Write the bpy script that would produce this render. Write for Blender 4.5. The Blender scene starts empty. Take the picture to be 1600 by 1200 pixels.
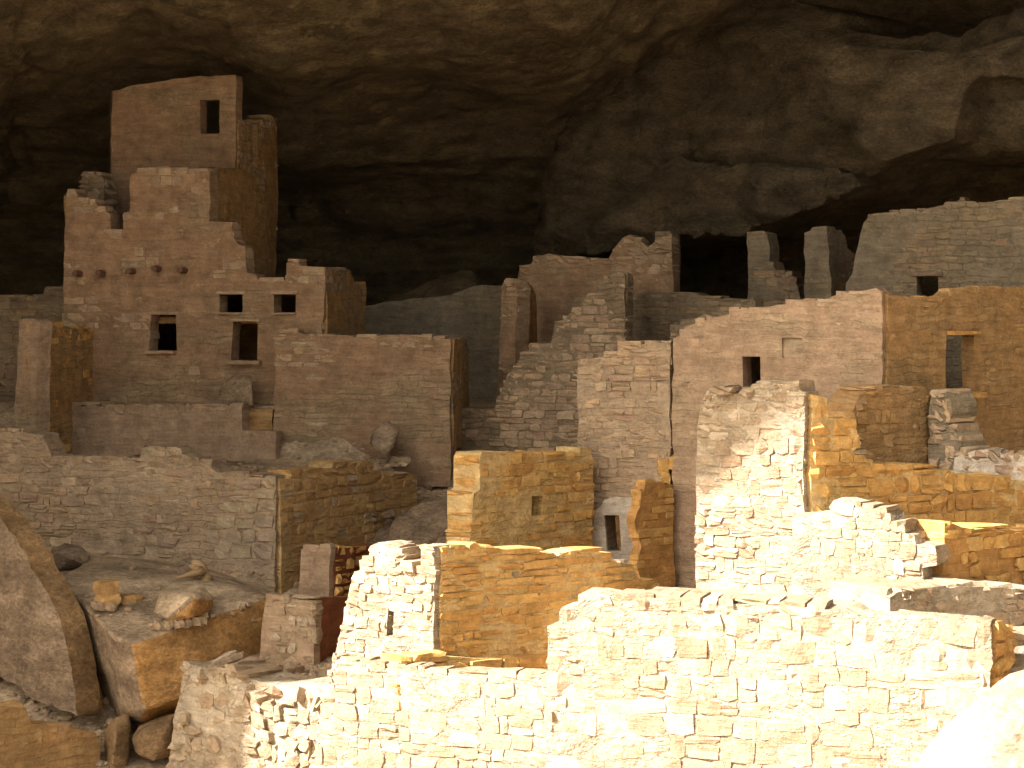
import bpy, bmesh, math, random
from mathutils import Vector, Matrix, noise
from mathutils.geometry import delaunay_2d_cdt

# ------------------------------------------------------------------ camera, light, exposure
sc = bpy.context.scene
COL = sc.collection
F, HZ = 3764.0, 480.0            # focal length in photo pixels, horizon row of the 1600 px photo
cam = bpy.data.cameras.new('camera')
camo = bpy.data.objects.new('camera', cam)
COL.objects.link(camo)
cam.sensor_width = 36.0
cam.lens = 36.0 * F / 1600.0
cam.shift_y = -(600.0 - HZ) / 1600.0
cam.clip_start, cam.clip_end = 0.5, 2000
camo.location = (0, 0, 0)
camo.rotation_euler = (math.radians(90), 0, 0)
sc.camera = camo

SUN_E = math.radians(38)
SH = Vector((-0.883, -0.469, 0)).normalized()
S = Vector((SH.x * math.cos(SUN_E), SH.y * math.cos(SUN_E), math.sin(SUN_E)))
w = bpy.data.worlds.new('World'); sc.world = w; w.use_nodes = True
nt = w.node_tree
sky = nt.nodes.new('ShaderNodeTexSky'); sky.sky_type = 'NISHITA'; sky.sun_disc = False
sky.sun_elevation = SUN_E; sky.sun_rotation = math.atan2(S.x, S.y)
sky.air_density = 1.0; sky.dust_density = 5.0; sky.ozone_density = 1.0
bg = nt.nodes['Background']; bg.inputs[1].default_value = 0.105
hs = nt.nodes.new('ShaderNodeHueSaturation'); hs.inputs['Saturation'].default_value = 0.3
nt.links.new(sky.outputs[0], hs.inputs['Color']); wt = nt.nodes.new('ShaderNodeMix'); wt.data_type = 'RGBA'; wt.blend_type = 'MULTIPLY'; wt.inputs[0].default_value = 1
wt.inputs[7].default_value = (1.0, .90, .75, 1)          # hazy, warm canyon sky
nt.links.new(hs.outputs[0], wt.inputs[6]); nt.links.new(wt.outputs[2], bg.inputs[0])
sl = bpy.data.lights.new('sun', 'SUN'); sl.energy = 5.0; sl.angle = math.radians(0.53); sl.color = (1.0, 0.955, 0.89)
so = bpy.data.objects.new('sun', sl); COL.objects.link(so)
so.rotation_euler = S.to_track_quat('Z', 'Y').to_euler(); so.location = S * 80 + Vector((0, 30, 0))
vs = sc.view_settings
vs.view_transform = 'Standard'; vs.look = 'None'; vs.gamma = 1; vs.use_curve_mapping = False
vs.exposure = 1.9
sc.cycles.max_bounces = 6; sc.cycles.diffuse_bounces = 5
try:
    sc.cycles.use_denoising = True
except Exception:
    pass

rnd = random.Random(11)

# ------------------------------------------------------------------ pixel helpers (used while modelling to find real positions)
def at(px, py, Y):
    return Vector(((px - 800) / F * Y, Y, (HZ - py) / F * Y))
def topx(p):
    return 800 + p.x / p.y * F, HZ - p.z / p.y * F

# ------------------------------------------------------------------ materials
def mat_base(name):
    m = bpy.data.materials.new(name); m.use_nodes = True
    nt = m.node_tree; b = nt.nodes['Principled BSDF']
    b.inputs['Roughness'].default_value = 0.95
    b.inputs['Specular IOR Level'].default_value = 0.12
    return m, nt, b
def N(nt, t, **k):
    n = nt.nodes.new(t)
    for a, v in k.items():
        if a in n.inputs.keys(): n.inputs[a].default_value = v
        else: setattr(n, a, v)
    return n
def ramp(nt, stops, fac=None, interp='LINEAR'):
    r = nt.nodes.new('ShaderNodeValToRGB'); cr = r.color_ramp; cr.interpolation = interp
    while len(cr.elements) < len(stops): cr.elements.new(0.5)
    for e, (p, c) in zip(cr.elements, stops):
        e.position = p; e.color = (c[0], c[1], c[2], 1) if not isinstance(c, (int, float)) else (c, c, c, 1)
    if fac is not None: nt.links.new(fac, r.inputs[0])
    return r.outputs[0]
def mix(nt, a, b, fac=1.0, mode='MIX'):
    n = nt.nodes.new('ShaderNodeMix'); n.data_type = 'RGBA'; n.blend_type = mode
    for s, v in ((n.inputs[0], fac), (n.inputs[6], a), (n.inputs[7], b)):
        if hasattr(v, 'links'): nt.links.new(v, s)
        else: s.default_value = v if isinstance(v, (int, float)) else (v[0], v[1], v[2], 1)
    return n.outputs[2]
def math2(nt, op, a, b=0.0):
    n = nt.nodes.new('ShaderNodeMath'); n.operation = op
    for s, v in zip(n.inputs, (a, b)):
        if hasattr(v, 'links'): nt.links.new(v, s)
        else: s.default_value = v
    return n.outputs[0]
def wpos(nt, sx=1, sy=1, sz=1):
    g = nt.nodes.new('ShaderNodeNewGeometry')
    mp = nt.nodes.new('ShaderNodeMapping'); mp.inputs['Scale'].default_value = (sx, sy, sz)
    nt.links.new(g.outputs['Position'], mp.inputs[0]); return mp.outputs[0]
def noise_t(nt, vec, scale, detail=6, rough=0.6, dist=0.0):
    n = nt.nodes.new('ShaderNodeTexNoise'); nt.links.new(vec, n.inputs['Vector'])
    n.inputs['Scale'].default_value = scale; n.inputs['Detail'].default_value = detail
    n.inputs['Roughness'].default_value = rough; n.inputs['Distortion'].default_value = dist
    return n.outputs[0]
def bumps(nt, b, hs):
    last = None
    for h, s, d in hs:
        n = nt.nodes.new('ShaderNodeBump'); n.inputs['Strength'].default_value = s; n.inputs['Distance'].default_value = d
        nt.links.new(h, n.inputs['Height'])
        if last is not None: nt.links.new(last, n.inputs['Normal'])
        last = n.outputs[0]
    nt.links.new(last, b.inputs['Normal'])

def stone_mat(name, cols, bump=1.0, dirt=(0.62, 1.12), chip=9.0):
    m, nt, b = mat_base(name)
    oi = nt.nodes.new('ShaderNodeObjectInfo'); g = nt.nodes.new('ShaderNodeNewGeometry')
    r = math2(nt, 'FRACT', math2(nt, 'ADD', oi.outputs['Random'], g.outputs['Random Per Island']))
    base = ramp(nt, [((i + .5) / len(cols), c) for i, c in enumerate(cols)], r)
    p = wpos(nt)
    n1 = noise_t(nt, p, 5, 8, .65); n2 = noise_t(nt, p, 28, 6, .7)
    lay = noise_t(nt, wpos(nt, 2, 2, 16), 2.2, 5, .6, .6)
    c = mix(nt, base, ramp(nt, [(.3, dirt[0]), (.7, dirt[1])], n1), 1, 'MULTIPLY')
    c = mix(nt, c, ramp(nt, [(.35, .84), (.65, 1.1)], n2), 1, 'MULTIPLY')
    c = mix(nt, c, ramp(nt, [(.35, (.88, .84, .8)), (.6, (1.06, 1.05, 1.02))], lay), .8, 'MULTIPLY')
    nt.links.new(c, b.inputs['Base Color'])
    v = nt.nodes.new('ShaderNodeTexVoronoi'); v.feature = 'DISTANCE_TO_EDGE'; v.inputs['Scale'].default_value = chip
    nt.links.new(mix(nt, p, noise_t(nt, p, 6, 3), .12), v.inputs['Vector'])
    crack = ramp(nt, [(0, 0.0), (.035, 1.0)], v.outputs[0])
    bumps(nt, b, [(n1, .9 * bump, .035), (lay, .5 * bump, .02), (n2, .7 * bump, .012), (crack, .35 * bump, .006)])
    return m

def plaster_mat(name, c_pl, c_ex, lo=.42, hi=.6, brick=.25, big=.7, bump=1.0, bh=.105, bw=.26, zfade=None):
    """clay plaster over masonry: patches of plaster and of bare coursed stone, from the UV map in metres"""
    m, nt, b = mat_base(name)
    uv = nt.nodes.new('ShaderNodeUVMap'); p = wpos(nt)
    wob = nt.nodes.new('ShaderNodeTexNoise'); wob.inputs['Scale'].default_value = 2.3; wob.inputs['Detail'].default_value = 4
    nt.links.new(p, wob.inputs['Vector'])
    uvd = nt.nodes.new('ShaderNodeVectorMath'); uvd.operation = 'MULTIPLY_ADD'
    nt.links.new(wob.outputs['Color'], uvd.inputs[0]); uvd.inputs[1].default_value = (.42, .22, 0); nt.links.new(uv.outputs[0], uvd.inputs[2])
    bk = nt.nodes.new('ShaderNodeTexBrick'); nt.links.new(uvd.outputs[0], bk.inputs['Vector'])
    bk.inputs['Scale'].default_value = 1.0; bk.inputs['Brick Width'].default_value = bw; bk.inputs['Row Height'].default_value = bh
    bk.inputs['Mortar Size'].default_value = .012; bk.inputs['Mortar Smooth'].default_value = .8; bk.inputs['Bias'].default_value = 0
    bk.inputs['Color1'].default_value = (.80, .79, .77, 1); bk.inputs['Color2'].default_value = (1.1, 1.07, 1.02, 1)
    bk.inputs['Mortar'].default_value = (.98, .96, .93, 1); bk.squash = 1.4; bk.squash_frequency = 3; bk.offset = .43
    n0 = noise_t(nt, wpos(nt, 1, 1, 1.5), big, 5, .62, .4); n1 = noise_t(nt, p, 4, 8, .65); n2 = noise_t(nt, p, 24, 6, .7)
    mask = ramp(nt, [(lo, 0.0), (hi, 1.0)], n0)
    pl = mix(nt, c_pl, [x * .72 for x in c_pl], ramp(nt, [(.35, 0.0), (.7, 1.0)], noise_t(nt, p, 1.7, 6, .7)))
    ex = mix(nt, c_ex, bk.outputs['Color'], 1, 'MULTIPLY')
    c = mix(nt, pl, ex, mask)
    c = mix(nt, c, ramp(nt, [(.3, .68), (.7, 1.16)], n1), 1, 'MULTIPLY')
    st = noise_t(nt, wpos(nt, 1.1, 1.1, 7), 1.6, 6, .68, .8)
    c = mix(nt, c, ramp(nt, [(.36, (.80, .77, .74)), (.62, (1.08, 1.06, 1.03))], st), 1, 'MULTIPLY')
    c = mix(nt, c, ramp(nt, [(.35, .84), (.65, 1.1)], n2), 1, 'MULTIPLY')
    sp = noise_t(nt, p, 9, 2, .5); c = mix(nt, c, [x * 1.45 for x in c_pl], ramp(nt, [(.72, 0.0), (.78, .55)], sp))
    nt.links.new(c, b.inputs['Base Color'])
    bf = math2(nt, 'MULTIPLY', math2(nt, 'SUBTRACT', 1.0, bk.outputs['Fac']), math2(nt, 'ADD', mask, brick))
    bumps(nt, b, [(bf, .8 * bump, .02), (n1, .8 * bump, .04), (st, .6 * bump, .02), (n2, .8 * bump, .014), (mask, .4 * bump, .02)])
    return m

def rock_mat(name, cols, strat=3.0, bump=1.0, big=.35, soot=None):
    m, nt, b = mat_base(name)
    p = wpos(nt)
    n0 = noise_t(nt, p, big, 6, .6, .5); st = noise_t(nt, wpos(nt, .5, .5, strat), 1.3, 8, .66, .15)
    n1 = noise_t(nt, wpos(nt, 1, 1, 1.7), 2.6, 7, .72); n2 = noise_t(nt, wpos(nt, 1, 1, 1.6), 13, 5, .75)
    c = ramp(nt, [(.28 + .44 * i / (len(cols) - 1), k) for i, k in enumerate(cols)], n0)
    c = mix(nt, c, ramp(nt, [(.35, (.66, .62, .58)), (.62, (1.15, 1.12, 1.05))], st), 1, 'MULTIPLY')
    c = mix(nt, c, ramp(nt, [(.3, .62), (.68, 1.15)], n1), 1, 'MULTIPLY')
    c = mix(nt, c, ramp(nt, [(.34, .62), (.64, 1.2)], n2), 1, 'MULTIPLY')
    pt = ramp(nt, [(0, .78), (.44, .92), (.5, 1.06), (.57, 1.2)], noise_t(nt, wpos(nt, 1, 1, 1.8), 1.1, 9, .66, .3), 'CONSTANT')
    c = mix(nt, c, pt, 1, 'MULTIPLY')
    if soot:
        c = mix(nt, c, soot[1], ramp(nt, [(.40, 0.0), (.62, soot[0])], noise_t(nt, wpos(nt, .6, .6, .9), .22, 5, .6, .8)))
    nt.links.new(c, b.inputs['Base Color'])
    v = nt.nodes.new('ShaderNodeTexVoronoi'); v.feature = 'DISTANCE_TO_EDGE'; v.inputs['Scale'].default_value = 1.1
    nt.links.new(mix(nt, wpos(nt, 1, 1, 1.8), noise_t(nt, p, 1.5, 4), .45), v.inputs['Vector'])
    crack = ramp(nt, [(0, 0.0), (.02, 1.0)], v.outputs[0])
    bumps(nt, b, [(n0, .5 * bump, .3), (st, .8 * bump, .12), (n1, 1.0 * bump, .12), (n2, .9 * bump, .04), (pt, .35 * bump, .05), (crack, .2 * bump, .03)])
    return m

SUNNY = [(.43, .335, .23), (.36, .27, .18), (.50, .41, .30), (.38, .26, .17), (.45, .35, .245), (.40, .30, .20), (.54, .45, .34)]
AMBER_BOUNCE = [(.66, .41, .145), (.58, .33, .11), (.70, .46, .18), (.53, .30, .105), (.63, .37, .13), (.68, .43, .155)]
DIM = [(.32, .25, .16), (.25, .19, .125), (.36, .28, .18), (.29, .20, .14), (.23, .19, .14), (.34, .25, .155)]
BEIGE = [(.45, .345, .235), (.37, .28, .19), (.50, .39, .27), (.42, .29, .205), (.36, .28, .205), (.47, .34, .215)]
M = {
 'sunny': stone_mat('pale_sandstone', SUNNY, 1.7, (.66, 1.14), 14),
 'sunny_mortar': plaster_mat('pale_mud_mortar', (.62, .53, .41), (.52, .43, .31), .45, .6, .05, 1.2, 2.4, .15, .3),
 'amber': stone_mat('bounce_lit_sandstone', AMBER_BOUNCE, .9),  # right-face copy of the sunny stone, warm bounced light put into its colour
 'bounce_lit_mortar': plaster_mat('bounce_lit_mortar', (.75, .55, .27), (.68, .47, .20), .45, .6, .05, 1.2, 1.2),  # mortar copy for the same faces, bounced light in its tone
 'dim': stone_mat('shaded_sandstone', DIM, .8),  # darker sandstone copy, alcove shade put into its tone
 'umber': stone_mat('umber_sandstone', [(.50, .32, .14), (.42, .26, .115), (.54, .35, .16), (.39, .24, .11)], .8),  # retaining wall's right side: warm bounce on the shaded face is in this tone
 'umber_mortar': plaster_mat('umber_mortar', (.62, .43, .21), (.55, .38, .18), .45, .6, .05, 1.2, 1.0),  # same bounced warmth mixed into the mortar colour
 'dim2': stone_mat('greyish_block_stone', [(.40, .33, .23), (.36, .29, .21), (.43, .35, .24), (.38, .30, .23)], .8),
 'dim_mortar': plaster_mat('shaded_mortar', (.31, .25, .175), (.28, .22, .15), .4, .6, .25, .8, 1.1),  # darker mortar copy, shade of the back row in its tone
 'beige': stone_mat('beige_sandstone', BEIGE, .9),
 'beige_mortar': plaster_mat('beige_mortar', (.46, .365, .26), (.42, .32, .22), .42, .6, .3, .8, 1.0),
 'pink': plaster_mat('pink_clay_plaster', (.375, .252, .162), (.36, .285, .19), .50, .64, .10, .55, 1.0),
 'pinkpale': plaster_mat('pale_pink_clay_plaster', (.45, .325, .225), (.43, .35, .24), .52, .66, .12, .5, 1.0),
 'brown': plaster_mat('brown_clay_plaster', (.44, .27, .12), (.42, .29, .15), .45, .6, .25, .6, 1.0),  # on right-facing sides the brown stands in for warm bounced light
 'orange': plaster_mat('bounce_lit_plaster', (.60, .34, .125), (.54, .34, .145), .50, .66, .2, .6, .9),  # plaster of right-facing sides, reflected sun warmth painted in as orange
 'ochre': plaster_mat('dull_ochre_plaster', (.46, .29, .135), (.42, .29, .15), .46, .62, .2, .6, 1.0),  # duller orange for right faces, bounced light kept in the colour
 'ochre_stone': stone_mat('ochre_stone', [(.46, .29, .13), (.40, .25, .11), (.50, .33, .16), (.42, .28, .15)], .9),
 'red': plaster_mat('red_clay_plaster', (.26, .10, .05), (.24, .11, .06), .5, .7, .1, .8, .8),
 'white': plaster_mat('whitewashed_plaster', (.62, .56, .48), (.5, .43, .33), .5, .62, .1, 1.4, 1.0),
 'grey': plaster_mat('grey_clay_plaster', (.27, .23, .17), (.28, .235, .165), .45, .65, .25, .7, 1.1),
 'rock': rock_mat('canyon_boulder_rock', [(.33, .25, .19), (.42, .32, .23), (.36, .28, .21)], 2.0, .8, .6),
 'rock_bounce_lit': rock_mat('bounce_lit_boulder_rock', [(.60, .33, .125), (.68, .40, .16), (.56, .34, .16)], 1.2, .9, .8),  # orange here imitates sunlight bounced onto the right-hand rock faces
 'rock_brown': rock_mat('brown_broken_rock', [(.40, .26, .13), (.48, .32, .17), (.36, .25, .16)], 1.6, 1.2, .9),
 'rock_sun': rock_mat('pale_boulder_rock', [(.55, .43, .30), (.62, .50, .36), (.5, .38, .27)], 1.2, .9, .9),
 'cave': rock_mat('alcove_rock', [(.27, .215, .135), (.36, .29, .175), (.27, .205, .13), (.40, .325, .19)], 2.6, 1.8, .5, (.45, (.15, .11, .068))),
 'cliff': rock_mat('cliff_rock', [(.24, .19, .12), (.30, .24, .155), (.26, .215, .15), (.33, .265, .17)], 2.2, 2.4, .5, (.3, (.18, .145, .105))),
 'dust': rock_mat('dusty_ground', [(.42, .33, .235), (.49, .39, .28), (.39, .31, .22)], 1.0, .6, 1.3),
 'canyon': rock_mat('canyon_ground', [(.48, .34, .19), (.55, .40, .23), (.42, .31, .19)], 1.0, .8, .4),
}
def wood_mat(name, c1, c2):
    m, nt, b = mat_base(name)
    n = noise_t(nt, wpos(nt, 8, 8, 30), 3, 6)
    nt.links.new(ramp(nt, [(.35, c1), (.65, c2)], n), b.inputs['Base Color']); bumps(nt, b, [(n, .6, .01)])
    return m
M['wood'] = wood_mat('old_beam_wood', (.10, .055, .04), (.20, .12, .08))
M['driftwood'] = wood_mat('dry_root_wood', (.26, .17, .09), (.42, .30, .17))

# ------------------------------------------------------------------ object helpers
def new_obj(name, me, parent=None, kind=None, label=None, cat=None, group=None):
    o = bpy.data.objects.new(name, me); COL.objects.link(o)
    if parent is not None: o.parent = parent
    if kind: o['kind'] = kind
    if label: o['label'] = label
    if cat: o['category'] = cat
    if group: o['group'] = group
    return o
def thing(name, label, cat, loc, group=None):
    o = new_obj(name, None, label=label, cat=cat, group=group); o.location = loc; o.empty_display_size = .3
    return o
def mesh_from_bm(bm, name, mat, smooth=False):
    bmesh.ops.recalc_face_normals(bm, faces=bm.faces)
    me = bpy.data.meshes.new(name); bm.to_mesh(me); bm.free()
    if mat: me.materials.append(mat)
    if smooth:
        for p in me.polygons: p.use_smooth = True
    return me

UNITS = {}
def make_units():
    for kind, jit, rd in (('block', .055, .05), ('coarse', .09, .09), ('rubble', .15, .17)):
        L = []
        for i in range(14):
            r = random.Random(hash((kind == 'block', kind == 'rubble', i)) & 0xffff)
            bm = bmesh.new(); bmesh.ops.create_cube(bm, size=1)
            bmesh.ops.subdivide_edges(bm, edges=bm.edges[:], cuts=1, use_grid_fill=True)
            skx, skz = r.uniform(-jit, jit), r.uniform(-jit, jit)
            for v in bm.verts:
                c = v.co.copy(); k = sum(abs(abs(a) - .5) < 1e-4 for a in c)
                f = 1 - rd * (k == 3) * r.uniform(.6, 1.5) - rd * .35 * (k == 2)
                c = Vector((c.x * f + skx * c.z, c.y * (1 - rd * .5 * (k - 1)), c.z * f + skz * c.x))
                c += Vector((r.uniform(-jit, jit), r.uniform(-jit, jit) * .8, r.uniform(-jit, jit))) * .8
                v.co = c
            me = mesh_from_bm(bm, 'stone_%s' % kind, None)
            L.append(me)
        UNITS[kind] = L
make_units()
UMAT = {}
def unit(kind, i, mk):
    k = (kind, i, mk)
    if k not in UMAT:
        me = UNITS[kind][i].copy(); me.materials.append(M[mk]); UMAT[k] = me
    return UMAT[k]

class Plane:
    def __init__(s, A, B):
        a = Vector(((A[0] - 800) / F * A[1], A[1])); b = Vector(((B[0] - 800) / F * B[1], B[1]))
        s.o = a; s.L = (b - a).length; s.d = (b - a).normalized(); s.n = Vector((s.d.y, -s.d.x)); s.ang = math.atan2(s.d.y, s.d.x)
    def uz(s, px, py):
        dx = (px - 800) / F
        u = (s.o.x - dx * s.o.y) / (dx * s.d.y - s.d.x)
        y = s.o.y + s.d.y * u
        return Vector((u, (HZ - py) / F * y))
    def p3(s, u, z, off=0.0):          # off > 0 towards the viewer side
        q = s.o + s.d * u + s.n * off
        return Vector((q.x, q.y, z))
def inside(poly, u, z):
    c = False; n = len(poly)
    for i in range(n):
        a, b = poly[i], poly[i - 1]
        if (a[1] > z) != (b[1] > z) and u < (b[0] - a[0]) * (z - a[1]) / (b[1] - a[1]) + a[0]: c = not c
    return c
def scan(polys, z):
    xs = []
    for poly in polys:
        for i in range(len(poly)):
            a, b = poly[i - 1], poly[i]
            if (a[1] > z) != (b[1] > z): xs.append(a[0] + (z - a[1]) / (b[1] - a[1]) * (b[0] - a[0]))
    xs.sort(); return list(zip(xs[::2], xs[1::2]))
def densify(poly, step, jit, r, closed=True):
    out = []
    n = len(poly)
    for i in range(n):
        a, b = Vector(poly[i]), Vector(poly[(i + 1) % n]); L = (b - a).length; k = max(1, int(L / step))
        for j in range(k):
            p = a.lerp(b, j / k)
            if jit and j: p = p + Vector((r.uniform(-jit, jit), r.uniform(-jit, jit)))
            out.append(p)
    return out
def seg_dist(p, a, b):
    ab = b - a; t = max(0, min(1, (p - a).dot(ab) / max(ab.length_squared, 1e-9))); return (p - (a + ab * t)).length

def slab_mesh(pl, poly, holes, t, front, back, grid, mat, name, origin, jit=0.0, seed=1, smooth=True):
    """closed slab with outline poly (u,z) and holes; front(u,z,edge_distance)/back(...) give the offsets towards the viewer"""
    r = random.Random(seed)
    P = densify(poly, grid, jit, r); Hs = [densify(h, grid, 0, r) for h in holes]
    verts, edges = list(P), [(i, (i + 1) % len(P)) for i in range(len(P))]
    for h in Hs:
        b0 = len(verts); verts += h; edges += [(b0 + i, b0 + (i + 1) % len(h)) for i in range(len(h))]
    us = [p[0] for p in P]; zs = [p[1] for p in P]
    segs = [(verts[a], verts[b]) for a, b in edges]
    z = min(zs) + grid * .5
    while z < max(zs):
        for a, b in scan([P] + Hs, z):
            u = a + grid * .5
            while u < b - grid * .3:
                q = Vector((u + r.uniform(-.2, .2) * grid, z + r.uniform(-.2, .2) * grid))
                verts.append(q); u += grid
        z += grid
    V, E, Fc, *_ = delaunay_2d_cdt([Vector(v) for v in verts], edges, [], 0, 1e-4)
    tris = []
    for f in Fc:
        c = sum((V[i] for i in f), Vector((0, 0))) / len(f)
        if inside(P, c.x, c.y) and not any(inside(h, c.x, c.y) for h in Hs): tris.append(f)
    bm = bmesh.new(); uvl = bm.loops.layers.uv.new('UVMap')
    fv, bv = {}, {}
    used = sorted({i for f in tris for i in f})
    for i in used:
        u, z = V[i]; 
        ed = min(seg_dist(V[i], a, b) for a, b in segs) if front.__code__.co_argcount > 2 else 0
        fo = front(u, z, ed) if front.__code__.co_argcount > 2 else front(u, z)
        bo = back(u, z, ed) if back.__code__.co_argcount > 2 else back(u, z)
        fv[i] = bm.verts.new(pl.p3(u, z, fo) - origin); bv[i] = bm.verts.new(pl.p3(u, z, bo) - origin)
    cnt = {}
    for f in tris:
        for a, b in zip(f, f[1:] + f[:1]):
            cnt.setdefault((min(a, b), max(a, b)), []).append((a, b))
    def face(vs_, uvs):
        try: fc = bm.faces.new(vs_)
        except ValueError: return
        fc.smooth = smooth
        for l, q in zip(fc.loops, uvs): l[uvl].uv = q
    for f in tris:
        face([fv[i] for i in f], [V[i] for i in f]); face([bv[i] for i in reversed(f)], [V[i] for i in reversed(f)])
    for k, L in cnt.items():
        if len(L) == 1:
            a, b = L[0]
            n0 = len(bm.faces)
            face([fv[b], fv[a], bv[a], bv[b]], [V[b], V[a], V[a] + Vector((t, 0)), V[b] + Vector((t, 0))])
    # sharp rim edges, so that the arris stays crisp under smooth shading
    for k, L in cnt.items():
        if len(L) == 1:
            a, b = L[0]
            for D in (fv, bv):
                e = bm.edges.get((D[a], D[b]))
                if e: e.smooth = False
    me = bpy.data.meshes.new(name); bmesh.ops.recalc_face_normals(bm, faces=bm.faces); bm.to_mesh(me); bm.free()
    me.materials.append(mat); return me

STONES = {}      # thing -> list of (size, name, mesh, matrix)
def put_stone(root, kind, mk, loc, ang, scale, rot=(0, 0), size=None, r=rnd, yaw=0.0):
    me = unit(kind, r.randrange(14), mk)
    flip = math.pi if r.random() < .5 else 0
    Mx = Matrix.Translation(loc) @ Matrix.Rotation(ang + yaw, 4, 'Z') @ Matrix.Rotation(rot[0], 4, 'Y') @ Matrix.Rotation(rot[1] + flip, 4, 'X') @ Matrix.Diagonal((scale[0], scale[1], scale[2], 1))
    px = size if size is not None else scale[0] * scale[2] / (loc.y ** 2)
    STONES.setdefault(root.name, []).append((px, me, Mx, root))

def lay(root, pl, polys, t, st, seed):
    """courses of individual stones on the front of a wall"""
    r = random.Random(seed); P = polys[0]
    zmin, zmax = min(p[1] for p in P), max(p[1] for p in P)
    hmin, hmax = st.get('h', (.10, .2)); wmin, wmax = st.get('w', (.18, .5)); pr = st.get('proud', (.01, .035)); gap = st.get('gap', .012)
    cov = st.get('cov'); mk = st['mat']; kind = st.get('kind', 'block'); rot = st.get('rot', .025)
    top = max(zmin, zmin); z = zmin - r.random() * hmin
    uniq = seed * 7.3
    while z < zmax + .02:
        h = r.uniform(hmin, hmax); zc = z + h / 2
        for a, b in scan(polys, zc):
            if b - a < .06: continue
            u = a + r.uniform(-.03, .02)
            first = True
            while u < b - .03:
                wv = r.uniform(wmin, wmax) * (1.0 if r.random() > .25 else .55)
                if b - (u + wv) < wmin * .5: wv = b - u + r.uniform(-.03, .03)
                last = u + wv >= b - .05
                wave = noise.noise(Vector((u * .8, z * .3, uniq))) * st.get('wave', .05)
                uc = u + wv / 2
                pts = pl.p3(uc, zc); ppx, ppy = topx(pts)
                topc = z > zmin + .5 and not inside(P, uc, zc + h * 1.05)
                if cov is None or cov(ppx, ppy) > r.random() or (topc and st.get('cap', True) and r.random() < .97):
                    above = inside(P, uc, zc + h * 1.05) and inside(P, uc - wv * .35, zc + h * 1.05) and inside(P, uc + wv * .35, zc + h * 1.05)
                    deep = t if (not above or first or last) else r.uniform(.14, .22)
                    deep = min(deep, t)
                    p_ = r.uniform(*pr)
                    if topc:
                        hz = h
                        while hz > .05 and not inside(P, uc, z + hz - .035): hz -= .015
                    else: hz = h
                    dd = deep + p_ + (r.uniform(0, .03) if deep == t else 0)
                    parts = [(0, 1)]
                    q = r.random()
                    if q < st.get('split', .18) and h > .1: s_ = r.uniform(.35, .65); parts = [(0, s_), (s_, 1)]
                    for s0, s1 in parts:
                        hh = hz * (s1 - s0); zz = z + hz * (s0 + s1) / 2 + (wave if not topc else min(wave, .01))
                        zz += r.uniform(-.006, .006)
                        c = pl.p3(uc, zz, p_ - dd / 2)
                        put_stone(root, kind if r.random() > st.get('mixr', 0) else 'rubble', mk, c, pl.ang, ((wv - gap) * 1.02, dd, (hh - gap) * r.uniform(.93, 1.06)), (r.uniform(-rot, rot), r.uniform(-rot, rot) * .6), (wv * hh) / (c.y ** 2), r, r.uniform(-.02, .02))
                first = False; u += wv
        z += h

SEED = [100]
def wall(root, A, B, poly, holes=(), t=.35, mat='pink', st=None, name='wall', rough=.02, grid=.16, jit=.018, drop=None, back_t=None, extra=None):
    SEED[0] += 1; sd = SEED[0]
    pl = Plane(A, B)
    P = [pl.uz(*p) for p in poly]; H = []
    if name == 'side_wall':
        t = t
        pl.o = pl.o + pl.n * .012
        P = [Vector((max(p[0], .1), p[1])) for p in P]
    for h in holes:
        if len(h) == 2: (x0, y0), (x1, y1) = h; h = [(x0, y0), (x1, y0), (x1, y1), (x0, y1)]
        H.append([pl.uz(*p) for p in h])
    # core outline a little inside the stones
    zt = max(p[1] for p in P); zb = min(p[1] for p in P)
    if drop is None: drop = .025 if st else 0
    core = [Vector((p[0], p[1] - drop)) if p[1] > zb + .4 else p for p in P]
    org = root.location
    def fr(u, z): 
        return noise.noise(Vector((u * 1.1, z * 1.1, sd * 3.1))) * rough * 1.6 + noise.noise(Vector((u * 4, z * 4, sd * 1.7))) * rough * .7 + (.002 if 'sunny' in mat else 0)
    def bk(u, z): return -t + noise.noise(Vector((u, z, sd * 5.))) * .03
    me = slab_mesh(pl, core, H, t, fr, bk, grid, M[mat], name, org, jit, sd)
    o = new_obj(name, me, root)
    if st:
        sts = st if isinstance(st, list) else [st]
        for k, s_ in enumerate(sts): lay(root, pl, [P] + H, t, s_, sd * 10 + k)
    return pl

def flush_stones():
    for rn, L in STONES.items():
        root = L[0][3]; L.sort(key=lambda q: -q[0])
        ind = [q for q in L[:298] if q[0] > (8.5 / F) ** 2]
        rest = L[len(ind):]
        ti = Matrix.Translation(-root.location)
        for px, me, Mx, _ in ind:
            o = bpy.data.objects.new('stone', me); COL.objects.link(o); o.parent = root; o.matrix_local = ti @ Mx
        if rest:
            vs_, fs_ = [], []
            for px, me, Mx, _ in rest:
                b0 = len(vs_); Mm = ti @ Mx
                vs_ += [Mm @ v.co for v in me.vertices]; fs_ += [[b0 + i for i in p.vertices] for p in me.polygons]
            m2 = bpy.data.meshes.new('small_stones'); m2.from_pydata(vs_, [], fs_); m2.materials.append(rest[0][1].materials[0]); m2.update()
            new_obj('small_stones', m2, root, kind='stuff')

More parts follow.
